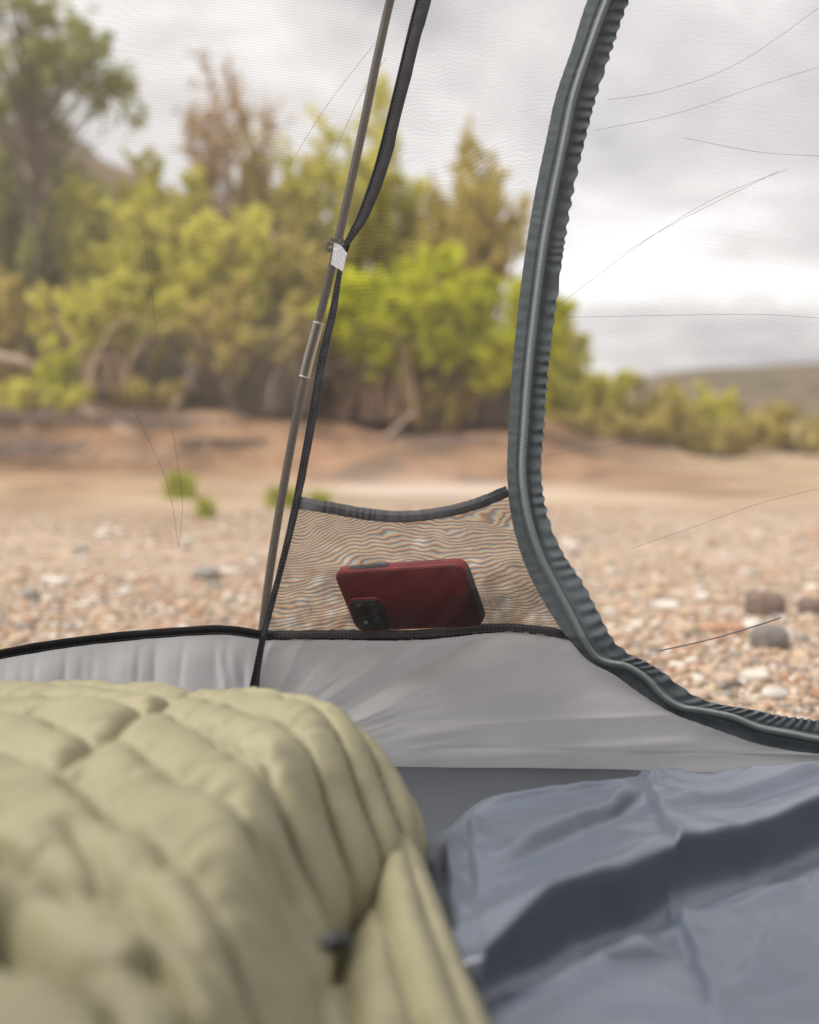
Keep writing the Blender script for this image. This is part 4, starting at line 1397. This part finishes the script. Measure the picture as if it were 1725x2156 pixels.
# ------------------------------------------------------------------ pole, ferrule, clip
pole_pts = [(905, -330, 1.16), (852, -110, 1.20), (822, 0, 1.235), (795, 120, 1.245), (762, 280, 1.255), (727, 440, 1.265), (700, 560, 1.275), (668, 690, 1.285), (640, 800, 1.290), (600, 1010, 1.300), (572, 1180, 1.305), (552, 1330, 1.31), (532, 1480, 1.32), (520, 1620, 1.35)]
pc = smooth_curve(pole_pts, 120)
pole3 = P(pc[:, 0], pc[:, 1], pc[:, 2] + 0.012)
pole = thing('tent_pole', tuple(pole3[-1]), 'thin speckled dark tent pole leaning behind the netting with a clear ferrule', 'tent pole')
iA = int(np.argmin(abs(pc[:, 1] - 676))); iB = int(np.argmin(abs(pc[:, 1] - 796)))
V, F = tube(pole3, 0.0046, 14)
# the core is slimmer inside the ferrule
rad = np.full(len(pole3), 0.0047); rad[iA:iB + 1] = 0.0024
V, F = tube(pole3, rad, 14)
mesh_obj('pole_shaft', V, F, M['pole'], pole)
fp = smooth_curve(pole3[iA:iB + 1], 20)
V, F = tube(fp, 0.0027, 10)
mesh_obj('ferrule_core', V, F, M['core_dark'], pole)
V, F = tube(fp, 0.0060, 16, caps=False)
V2, F2 = tube(fp, 0.0051, 16, caps=False)
V, F = join([(V, F), (V2, [f[::-1] for f in F2])])
fer = mesh_obj('ferrule', V, F, M['ferrule'], pole)


def torus_at(c, axis, R0, r, n=24, m_=8):
    axis = axis / np.linalg.norm(axis)
    a = np.cross(axis, [0, 1, 0]); a /= np.linalg.norm(a); b = np.cross(axis, a)
    ang = np.linspace(0, 2 * math.pi, n + 1)
    pts = c + R0 * (np.cos(ang)[:, None] * a + np.sin(ang)[:, None] * b)
    return tube(pts, r, m_)


ax = fp[-1] - fp[0]
M['rim'] = principled('rim', (0.6, 0.6, 0.58), 0.3)
for e_ in (0, -1):
    V, F = torus_at(fp[e_], ax, 0.0057, 0.0006)
    mesh_obj('ferrule_rim', V, F, M['rim'], pole)

clip = bpy.data.objects.new('pole_clip', None); C.objects.link(clip); clip.parent = tent
ORG[clip.name] = ORG[tent.name]
clip['label'] = 'black cord loop and grey webbing tab holding the pole'
k_ = int(np.argmin(abs(pc[:, 1] - 522)))
cc_ = pole3[k_]; axp = pole3[k_ + 2] - pole3[k_ - 2]; axp /= np.linalg.norm(axp)
parts = []
for o_, R0, tl in ((-0.005, 0.0072, 0.3), (0.0, 0.0078, -0.25), (0.0055, 0.0072, 0.15)):
    parts.append(torus_at(cc_ + axp * o_ * -1, axp + np.array([0, 0, 0.0]) + tl * np.array([0.6, 0.2, 0.5]) * 0.5, R0, 0.0021))
knot = np.array([cc_ + np.array([-0.008, -0.004, 0.003]), cc_ + np.array([-0.011, -0.006, -0.002]), cc_ + np.array([-0.007, -0.009, -0.006]), cc_ + np.array([0, -0.010, -0.001]), cc_ + np.array([0.008, -0.008, 0.005])])
parts.append(tube(smooth_curve(knot, 20), 0.0022, 8))
V, F = join(parts)
mesh_obj('cord_loop', V, F, M['cord'], clip)
q = [(704, 511), (718, 516), (731, 533), (722, 572), (697, 556)]
Vf = [P(x, y, 1.208) for x, y in q]; Vb = [P(x, y, 1.2095) for x, y in q]
n5 = len(q)
F = [tuple(range(n5)), tuple(range(n5, 2 * n5))[::-1]] + [(i, (i + 1) % n5, n5 + (i + 1) % n5, n5 + i) for i in range(n5)]
mesh_obj('webbing_tab', np.array(Vf + Vb), F, M['webbing'], clip, smooth=False)
q = smooth_curve([(704, 512, 1.232), (718, 516, 1.222), (728, 530, 1.216), (735, 512, 1.212)], 16)
V, F = tube(P(q[:, 0], q[:, 1], q[:, 2]), 0.0016, 6)
mesh_obj('tab_cord', V, F, M['cord'], clip)

# ------------------------------------------------------------------ loose threads on the netting
HAIRS = [
    ([(262, 820), (300, 900), (340, 985), (362, 1060), (376, 1155)], 'left', 'long dark hair on the left netting ending left of the pole'),
    ([(355, 860), (372, 960), (384, 1060), (377, 1150)], 'left', 'dark hair curving down beside the long hair on the left netting'),
    ([(300, 480), (318, 600), (330, 720)], 'left', 'faint upright thread on the left netting among the trees'),
    ([(460, 1290), (455, 1320)], 'left', None),
    ([(608, 350), (690, 220), (790, 90)], 'left', 'faint slanting thread crossing the net left of the pole top'),
    ([(700, 330), (760, 200), (815, 120)], 'left', 'short faint thread touching the upper part of the pole'),
    ([(620, 590), (700, 440)], 'left', None),
    ([(1250, 275), (1420, 240), (1600, 180), (1760, 130)], 'door', 'thin dark line sagging across the upper door netting'),
    ([(1280, 210), (1400, 190), (1560, 130), (1760, -10)], 'door', 'thin dark line rising steeply to the upper right of the door'),
    ([(1180, 640), (1340, 520), (1500, 420), (1660, 355)], 'door', 'thin dark thread slanting up across the clouds on the door'),
    ([(1300, 540), (1430, 465), (1640, 360)], 'door', 'second thread just below the long slanting one on the door'),
    ([(1190, 668), (1400, 664), (1600, 662), (1760, 672)], 'door', 'almost level thread across the door above the bushes'),
    ([(1440, 290), (1600, 320), (1760, 330)], 'door', 'short level thread at the upper right of the door'),
    ([(1330, 1155), (1460, 1110), (1600, 1060), (1760, 1020)], 'door', 'long thread rising to the right above the gravel'),
    ([(1390, 1370), (1500, 1345), (1600, 1315), (1645, 1300)], 'door', 'dark thread pointing up at the dark brown rock'),
    ([(1150, 960), (1330, 930), (1480, 895)], 'door', 'faint thread crossing the bushes right of the zipper'),
]
for pts, side_, lab in HAIRS:
    if lab is None: continue
    c = smooth_curve(np.array(pts, float), 40)
    df = d_left if side_ == 'left' else d_right
    dd = df(c[:, 0], c[:, 1]) - 0.003
    p3 = P(c[:, 0], c[:, 1], dd)
    r = 0.00017 if 'pointing up at' not in lab else 0.0008
    rr = r * np.sin(np.linspace(0.25, math.pi - 0.1, 40)) if r > 0.001 else np.full(40, r)
    V, F = tube(p3, rr, 5)
    o = mesh_obj('loose_thread', V, F, M['hair'], origin=p3[0])
    tag(o, lab, 'thread', 'loose threads on the netting')


# ------------------------------------------------------------------ sleeping pad
def seg_dist(X, Y, a, b):
    ax_, ay_ = a; bx_, by_ = b
    dx_, dy_ = bx_ - ax_, by_ - ay_
    L2 = dx_ * dx_ + dy_ * dy_
    t = ((X - ax_) * dx_ + (Y - ay_) * dy_) / L2
    sd = ((X - ax_) * dy_ - (Y - ay_) * dx_) / math.sqrt(L2)
    return sd, t


def poly_sdf(X, Y, poly):
    p = np.array(poly); n = len(p)
    d = np.full(X.shape, 1e9); inside = np.zeros(X.shape, bool)
    for i in range(n):
        a = p[i]; b = p[(i + 1) % n]
        e = b - a; wx_ = X - a[0]; wy_ = Y - a[1]
        t = np.clip((wx_ * e[0] + wy_ * e[1]) / (e @ e), 0, 1)
        d = np.minimum(d, np.hypot(wx_ - e[0] * t, wy_ - e[1] * t))
        cnd = (a[1] > Y) != (b[1] > Y)
        xi = (b[0] - a[0]) * (Y - a[1]) / (b[1] - a[1] + 1e-12) + a[0]
        inside ^= cnd & (X < xi)
    return np.where(inside, d, -d)


def W(px, py, z):
    p = PZ(px, py, z); return (p[0], p[1])


def make_pad():
    root = thing('sleeping_pad', (0.45, 0.75, 0.03), 'slate blue sleeping pad with large soft folds on the right side of the tent', 'sleeping pad')
    nx, ny = 620, 680
    X, Y = np.meshgrid(np.linspace(-0.16, 1.15, nx), np.linspace(-0.25, 1.20, ny))
    poly = smooth_curve([(-0.14, -0.2), (-0.12, 0.3), (-0.08, 0.7), (-0.02, 0.9), (0.0, 0.985), (0.045, 1.05), (0.12, 1.09), (0.25, 1.12), (0.45, 1.12), (0.8, 1.1), (1.12, 1.08), (1.12, -0.2)], 60)
    sd = poly_sdf(X, Y, poly)
    e = np.clip(sd / 0.07, 0, 1)
    prof = np.sqrt(np.clip(1 - (1 - e) ** 2, 0, 1))
    H = 0.052 + 0.010 * fbm(X * 2.2, Y * 2.2, 101, 3) + 0.004 * sstep(0.2, 0.5, X)

    H = H - 0.006 * sstep(0.12, 0.35, X) * sstep(0.75, 1.0, Y)

    FOLD = [(1010, 2040), (1200, 1950), (1390, 1862), (1725, 1735), (1950, 1660)]
    H = H + 0
    fp_ = np.array([W(a_, b_, 0.085) for a_, b_ in FOLD])
    fxs = fp_[:, 0]; fys = fp_[:, 1]
    fy = np.interp(X, fxs, fys, left=fys[0] - 0.02, right=fys[-1]) + 0.006 * noise(X * 12, X * 0, 7)
    sfold = (Y - fy) * 0.77                                   # positive on the far, upper side
    endf = sstep(0.0, 0.16, X - (fxs[0] - 0.10))
    H = H + 0.040 * sstep(-0.009, 0.007, sfold) * np.exp(-np.clip(sfold, 0, None) / 0.16) * endf
    H = H - 0.014 * np.exp(-((sfold + 0.020) / 0.016) ** 2) * endf + 0.006 * np.exp(-((sfold + 0.055) / 0.012) ** 2) * endf

    def pleat(p0, p1, w, h, z=0.095, lo=0.0, hi=1.0, sharp=0.0025, bow=0.0):
        a = W(*p0, z); b = W(*p1, z)
        s2, t2 = seg_dist(X, Y, a, b)
        s2 = -s2 + bow * np.sin(np.clip(t2, 0, 1) * math.pi) + 0.003 * noise(t2 * 6, t2 * 0, 3)
        return h * sstep(-sharp, sharp, s2) * np.exp(-np.clip(s2, 0, None) / w) * sstep(lo - 0.12, lo + 0.2, t2) * (1 - sstep(hi - 0.2, hi + 0.12, t2))
    H = H + pleat((1060, 1850), (1345, 1690), 0.035, 0.018, bow=0.006, sharp=0.006) + pleat((1380, 1740), (1760, 1640), 0.04, 0.014, sharp=0.008)
    H = H + pleat((1350, 1650), (1412, 1850), 0.02, 0.010) + pleat((1340, 1640), (1385, 1672), 0.012, 0.010) + pleat((1440, 1618), (1360, 1660), 0.014, 0.010)
    H = H + pleat((1415, 1950), (1500, 2180), 0.03, 0.013, z=0.07) + pleat((1730, 1870), (1560, 2110), 0.035, 0.012, z=0.07) + pleat((1440, 1960), (1640, 1880), 0.03, 0.006, z=0.07)
    H = H + pleat((985, 1720), (1000, 1900), 0.018, 0.014) + pleat((930, 1760), (960, 1960), 0.02, 0.012) + pleat((1070, 2110), (1420, 2060), 0.03, 0.008, z=0.07)
    H = H + pleat((1000, 1700), (1300, 1655), 0.03, 0.008) + pleat((1120, 1960), (1400, 1800), 0.03, 0.006, sharp=0.006)
    H = H + 0.004 * fbm(X * 9 + Y * 4, Y * 12, 103, 3) + 0.007 * (0.5 - np.abs(noise(X * 7 + Y * 5, Y * 16 - X * 7, 105)) * 2) + 0.003 * np.abs(noise(X * 24 + Y * 14, Y * 30 - X * 18, 106))
    Z = 0.03 + prof * H
    # the upper side of the big fold rolls over towards the lens
    amt = 0.015 * sstep(-0.006, 0.008, sfold) * np.exp(-np.clip(sfold, 0, None) / 0.045) * endf
    G = np.stack([X + 0.45 * amt, Y - 0.9 * amt, Z], -1)
    # keep only the footprint
    mask = (sd > -0.004)
    Fq = grid_faces(ny, nx)
    m_ = mask.ravel()[Fq].all(1)
    o = mesh_obj('pad_cover', G.reshape(-1, 3), Fq[m_], M['pad'], root)
    clean(o)


def clean(o):
    """drop vertices no face uses"""
    import bmesh
    bm = bmesh.new(); bm.from_mesh(o.data)
    bmesh.ops.delete(bm, geom=[v for v in bm.verts if not v.link_faces], context='VERTS')
    bm.to_mesh(o.data); bm.free()


make_pad()


# ------------------------------------------------------------------ quilt
def make_quilt():
    root = thing('down_quilt', (-0.25, 0.7, 0.05), 'puffy olive down quilt with stitched baffles piled on the left side', 'quilt')
    # lower layer: the part running out underneath towards the lens
    nx, ny = 260, 320
    X, Y = np.meshgrid(np.linspace(-0.30, 0.16, nx), np.linspace(-0.1, 0.93, ny))
    poly = smooth_curve([(-0.28, -0.05), (0.13, -0.05), (0.105, 0.25), (0.085, 0.45), (0.065, 0.58), (0.043, 0.72), (0.022, 0.83), (0.0, 0.88), (-0.05, 0.9), (-0.28, 0.9)], 70)
    sd = poly_sdf(X, Y, poly)
    e = np.clip(sd / 0.05, 0, 1); prof = np.sqrt(np.clip(1 - (1 - e) ** 2, 0, 1))
    u = (X - (0.07 - 0.16 * (Y - 0.55))) / 0.030 + 0.25 * noise(Y * 7, Y * 0, 5)
    puff = np.abs(np.sin(u * math.pi)) ** 0.55
    pinch = sstep(0.86, 0.70, Y) if False else 1 - sstep(0.70, 0.84, Y)
    Z = 0.03 + prof * (0.068 + 0.012 * pinch + 0.038 * (1 - pinch) * sstep(-0.05, 0.0, X)) + prof * 0.012 * puff * (0.35 + 0.65 * pinch)
    Z = Z - 0.035 * prof * sstep(0.58, 0.72, Y) * (1 - sstep(-0.05, -0.015, X)) 
    Z = Z + prof * (0.006 * noise(X * 60, Y * 22, 7) * (1 - puff) + 0.004 * fbm(X * 30, Y * 30, 8, 3) + 0.012 * np.abs(noise(X * 34 + Y * 12, Y * 26, 9)) * (1 - pinch))
    Fq = grid_faces(ny, nx); m_ = (sd > -0.003).ravel()[Fq].all(1)
    o = mesh_obj('lower_layer', np.stack([X, Y, Z], -1).reshape(-1, 3), Fq[m_], M['quilt'], root); clean(o)

    # upper folded layer
    nx, ny = 560, 620
    X, Y = np.meshgrid(np.linspace(-0.80, 0.07, nx), np.linspace(0.12, 1.12, ny))
    poly = smooth_curve([(-0.78, 0.14), (-0.40, 0.14), (-0.07, 0.14), (-0.058, 0.40), (-0.054, 0.56), (-0.054, 0.63), (-0.054, 0.685), (-0.044, 0.73), (-0.020, 0.775), (0.0, 0.83), (0.004, 0.88), (-0.012, 0.93),
                         (-0.06, 0.975), (-0.16, 1.03), (-0.30, 1.07), (-0.5, 1.09), (-0.78, 1.09)], 140)
    sd = poly_sdf(X, Y, poly)
    e = np.clip(sd / (0.050 + 0.040 * sstep(0.70, 0.9, Y)), 0, 1); prof = np.clip(1 - (1 - e) ** 2.2, 0, 1) ** 0.55
    base = 0.136 + 0.028 * np.exp(-(((X + 0.20) / 0.22) ** 2 + ((Y - 0.72) / 0.22) ** 2)) + 0.012 * fbm(X * 3.0, Y * 3.0, 111, 3)
    # baffles run from far left to near right
    ca, sa = math.cos(math.radians(34)), math.sin(math.radians(34))
    u = (X * sa + Y * ca); v = (X * ca - Y * sa)
    # they curl over the right rim
    wob = 0.010 * noise(v * 9, u * 4, 112) + 0.006 * noise(v * 22, u * 9, 113)
    seams = [(-3, [(640, 1462), (760, 1500), (850, 1570), (900, 1680)]),
             (-2, [(520, 1474), (700, 1512), (790, 1567), (850, 1650), (872, 1750)]),
             (-1, [(385, 1482), (540, 1520), (690, 1568), (780, 1640), (822, 1740), (838, 1850)]),
             (0, [(60, 1460), (300, 1507), (450, 1547), (600, 1602), (700, 1665), (752, 1745), (775, 1850)]),
             (1, [(-150, 1500), (60, 1520), (270, 1562), (400, 1617), (500, 1668), (620, 1722), (690, 1790), (712, 1880)]),
             (2, [(-200, 1560), (0, 1590), (150, 1650), (300, 1694), (450, 1755), (560, 1810), (650, 1880), (690, 1960)]),
             (3, [(-200, 1650), (0, 1700), (120, 1745), (250, 1822), (400, 1920), (500, 2000), (600, 2100)]),
             (4, [(-200, 1800), (0, 1867), (150, 1940), (250, 1990), (340, 2060), (420, 2156)]),
             (5, [(-200, 2000), (0, 2060), (100, 2110), (200, 2190)])]
    sp, sv = [], []
    for val, pts in seams:
        for (a_, b_) in pts:
            w_ = PZ(a_, b_, 0.185); sp.append((w_[0], w_[1])); sv.append(val)
    sp = np.array(sp) * 10; sv = np.array(sv, float)
    def tps(r2): return r2 * np.log(r2 + 1e-9)
    K = tps(((sp[:, None] - sp[None]) ** 2).sum(-1)) + 0.02 * np.eye(len(sp))
    Pm = np.c_[np.ones(len(sp)), sp]
    A = np.block([[K, Pm], [Pm.T, np.zeros((3, 3))]])
    sol = np.linalg.solve(A, np.r_[sv, np.zeros(3)])
    phi = sol[-3] + sol[-2] * X * 10 + sol[-1] * Y * 10
    for q_ in range(len(sp)):
        phi = phi + sol[q_] * tps((X * 10 - sp[q_, 0]) ** 2 + (Y * 10 - sp[q_, 1]) ** 2)
    ph_ = phi + 0.10 * noise(v * 14, u * 6, 112)
    puff = np.abs(np.sin(ph_ * math.pi)) ** 0.34
    near_seam = 1 - np.abs(np.sin(ph_ * math.pi)) ** 0.7
    wr = noise(v * 46 + 2 * noise(u * 14, v * 14, 4), u * 10, 114)
    wr2 = noise(v * 110 + 2 * noise(u * 30, v * 30, 14), u * 26, 119)
    H = 0.018 * puff - 0.004 * np.exp(-(np.sin(ph_ * math.pi) / 0.10) ** 2) + (0.009 * wr + 0.010 * wr2) * near_seam + 0.0022 * noise(v * 150 + 2 * noise(u * 40, v * 40, 15), u * 34, 120) + 0.0035 * noise(v * 60 + 2 * noise(u * 20, v * 20, 6), u * 16, 115) + 0.009 * fbm(v * 7, u * 7, 116, 3)
    # cross seam of the box baffles
    a = W(150, 1672, 0.2); b = W(385, 1478, 0.2)
    s_, t_ = seg_dist(X, Y, a, b)
    H = H - 0.016 * np.exp(-(np.abs(s_) / 0.007) ** 1.2) * sstep(-0.1, 0.05, t_) * (1 - sstep(0.95, 1.15, t_))
    # deep folds near the lens on the left
    def trough(p0, p1, w, h, z=0.19, lo=0.0, hi=1.0, amp=0.006, sd0=1):
        a = W(*p0, z); b = W(*p1, z)
        s2, t2 = seg_dist(X, Y, a, b)
        s2 = s2 + amp * np.sin(t2 * 5 + sd0)
        return -h * np.exp(-(np.abs(s2) / w) ** 1.4) * sstep(lo - 0.1, lo + 0.1, t2) * (1 - sstep(hi - 0.1, hi + 0.1, t2))
    H = H + trough((-40, 1980), (260, 2075), 0.012, 0.040, sd0=2) + trough((240, 2060), (480, 2120), 0.010, 0.030)
    H = H + trough((-30, 1850), (250, 1920), 0.008, 0.016, sd0=3) + trough((120, 1830), (340, 1960), 0.007, 0.012)
    H = H + trough((300, 1900), (560, 2160), 0.006, 0.012, sd0=4) + trough((560, 1760), (690, 1850), 0.007, 0.016)
    H = H + trough((600, 1850), (700, 1960), 0.008, 0.010, sd0=0) + trough((440, 1600), (640, 1720), 0.005, 0.010, sd0=5)
    Z = 0.045 + prof * base + H * np.clip(prof * 1.3, 0, 1)
    # rim overhangs slightly: push it outwards where it is steep
    gy, gx = np.gradient(sd, Y[1, 0] - Y[0, 0], X[0, 1] - X[0, 0])
    k2 = 0.012 * np.exp(-((e - 0.12) / 0.14) ** 2)
    Xo = X - gx * k2; Yo = Y - gy * k2
    # each baffle bulges out of the rim too
    Xo = Xo - gx * 0.010 * (puff - 0.5) * (1 - sstep(0.1, 0.7, e)); Yo = Yo - gy * 0.010 * (puff - 0.5) * (1 - sstep(0.1, 0.7, e))
    Fq = grid_faces(ny, nx); m_ = (sd > -0.002).ravel()[Fq].all(1)
    o = mesh_obj('upper_layer', np.stack([Xo, Yo, Z], -1).reshape(-1, 3), Fq[m_], M['quilt'], root); clean(o)
    # cord lock
    p0 = P(710, 1985, 0.575)
    pts = smooth_curve([p0 + np.array([-0.009, 0, 0.0]), p0, p0 + np.array([0.008, 0.002, 0.001])], 14)
    rr = 0.0052 * np.sqrt(np.clip(1 - (np.linspace(-1, 1, 14) * 0.96) ** 2, 0.02, 1))
    V, F = tube(pts, rr, 12)
    lk = mesh_obj('cord_lock', V, F, M['black_plastic'], root)


make_quilt()
